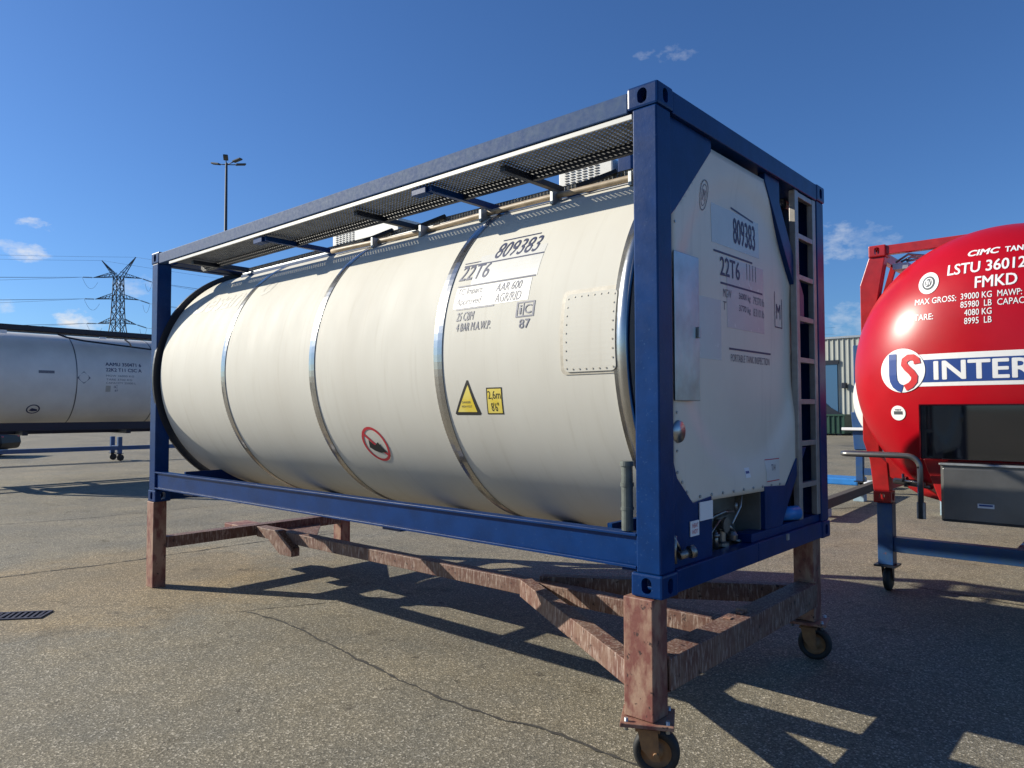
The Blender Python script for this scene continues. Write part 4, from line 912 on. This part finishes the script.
# ------------------------------------------------------------------ mast light
ml = thing('light_mast', 'tall slim light mast with four lamp heads behind the tank container', 'light mast', (-41, 18.4, 0))
mast = MB().tube([(0, 0, 0), (0, 0, 8), (0, 0, 17.2)], [.16, .12, .07], 12); build(mast, 'pole', 'pylon', ml)
for a in (200, 20, -30, 75):
    dv = Vector((math.cos(R(a)), math.sin(R(a)), 0)); tdir = rt.normalized()
    build(MB().tube([(0, 0, 17.1), tuple(dv*.35+Vector((0, 0, 17.15))), tuple(dv*.6+Vector((0, 0, 17.2)))], .03, 8), 'arm', 'pylon', ml)
    p0 = dv*.55+Vector((0, 0, 17.2)); p1 = dv*1.15+Vector((0, 0, 17.32)); hd = MB().beam(p0, p1, .28, .09, bev=.02); build(hd, 'lamp_head', 'pylon', ml)
st_ = MB()
for k in range(9): z = 9+k*.85; st_.tube([(-.13, 0, z), (.13, .0, z)], .012, 6)
build(st_, 'climbing_pegs', 'pylon', ml)

# ------------------------------------------------------------------ pylon
PX, PY = -212.5, 74.0
py = thing('electricity_pylon', 'lattice electricity pylon with V shaped horns and three pairs of arms on the horizon', 'pylon', (PX, PY, 0))
ax = Vector((.664, .747, 0)).cross(Vector((0, 0, 1)))          # a level direction seen side-on
ax = Vector((rt.x, rt.y, 0)).normalized(); ay = Vector((-ax.y, ax.x, 0))
def pz_(u, w, z): return ax*u+ay*w+Vector((0, 0, z))
lat = MB()
def hw(z): return 4.2-(4.2-1.25)*min(1, z/27) if z < 27 else 1.25-.35*((z-27)/13)
zs_ = [0, 7, 13, 18, 22.3, 26.2, 29.6, 33, 36, 39]
cs = [(-1, -1), (1, -1), (1, 1), (-1, 1)]
def bar_(a, b_, w_): lat.beam(a, b_, w_, w_)
for z0, z1 in zip(zs_, zs_[1:]):
    a, c = hw(z0), hw(z1)
    for i in range(4):
        (sx, sy), (tx, ty) = cs[i], cs[(i+1) % 4]
        bar_(pz_(sx*a, sy*a, z0), pz_(sx*c, sy*c, z1), .22); bar_(pz_(sx*a, sy*a, z0), pz_(tx*c, ty*c, z1), .13); bar_(pz_(tx*a, ty*a, z0), pz_(sx*c, sy*c, z1), .13); (i % 2 == 0) and bar_(pz_(sx*c, sy*c, z1), pz_(tx*c, ty*c, z1), .12)
build(lat, 'tower_body', 'pylon', py)
tips = []
for zl, ln in ((26.2, 5.5), (33.0, 6.3), (39.0, 6.9)):
    for s_ in (-1, 1):
        lat = MB(); h = hw(zl); tip = pz_(s_*ln*(1 if s_ < 0 else .92), 0, zl-.15-.3*(s_ > 0)); tips.append((tip, s_))
        for w_ in (-1, 1):
            bar_(pz_(s_*h, w_*h, zl), tip, .16); bar_(pz_(s_*h, w_*h, zl+1.3), tip, .14)
            for k in range(1, 5):
                t = k/5; a = pz_(s_*h, w_*h, zl).lerp(tip, t); c = pz_(s_*h, w_*h, zl+1.3).lerp(tip, t-.1); bar_(a, c, .09)
        build(lat, 'cross_arm', 'pylon', py)
for s_ in (-1, 1):
    lat = MB(); tip = pz_(s_*4.7, 0, 43.6+.9*(s_ > 0)); tips.append((tip, s_))
    for w_ in (-.8, .8):
        for b0 in (-.2, .9): bar_(pz_(s_*b0, w_, 38.8), tip, .16)
        for k in range(1, 6): t = k/6; bar_(pz_(-.2*s_, w_, 38.8).lerp(tip, t), pz_(.9*s_, w_, 38.8).lerp(tip, t-.1), .09)
    build(lat, 'horn', 'pylon', py)
lat = MB(); ins = []
for tip, s_ in tips[:6]:
    d_ = ax*s_*2.6+ay*(-1.2 if s_ < 0 else 1)*.8+Vector((0, 0, -.05 if s_ < 0 else -.9)); e_ = tip+d_; ins.append((e_, s_)); 
    for j in range(9): lat.cyl(tip+d_*(.15+j*.09), tip+d_*(.19+j*.09), .18, 8)
    lat.cyl(tip, e_, .05, 6)
build(lat, 'insulators', 'pylon', py)
# cables: sagging strands from each arm, left group coming nearer, right group leaving
n_ = 0
def wire_(a, b_, sag, label, r=.035):
    P = []
    for i in range(25):
        t = i/24; p = a.lerp(b_, t); p.z -= 4*sag*t*(1-t); P.append(p)
    o = build(MB().tube(P, r, 5), 'power_cable', 'wire'); tag(o, label, 'cable', 'power cables at the pylon')
org = Vector((PX, PY, 0))
lv = {0: 'lowest', 1: 'middle', 2: 'upper'}
for k, (e_, s_) in enumerate(ins):
    lvl = k//2; side = 'left' if s_ < 0 else 'right'
    for j in (0, 1, 2):
        off = Vector((0, 0, (-.55, .35, -1.6)[j])) 
        if s_ < 0: a = org+e_; b_ = org+e_+ax*(-250)+ay*(-70)+Vector((0, 0, 5+lvl*1.5))+off*3
        else: a = org+e_; b_ = org+e_+ax*230+ay*90+Vector((0, 0, -4))+off*3
        wire_(a, b_, 5.0+j, ('first', 'second', 'third')[j]+' strand of the power cable bundle running %s from the %s arm of the pylon' % (side, lv[lvl]))
    if True:                                                       # jumper loop
        o_tip = org+tips[k][0]; wire_(org+e_, org+tips[k][0]+ay*2+Vector((0, 0, -1)), 2.4, 'slack jumper loop under the %s %s arm of the pylon' % (lv[lvl], side))
for tip, s_ in tips[6:]:
    wire_(org+tip, org+tip+ax*(-250)+ay*(-70)+Vector((0, 0, 8)), 5, 'thin earth cable running left from the %s horn of the pylon' % ('left' if s_ < 0 else 'right'), .028)
    wire_(org+tip, org+tip+ax*230+ay*90+Vector((0, 0, -4)), 6, 'thin earth cable running right from the %s horn of the pylon' % ('left' if s_ < 0 else 'right'), .028)
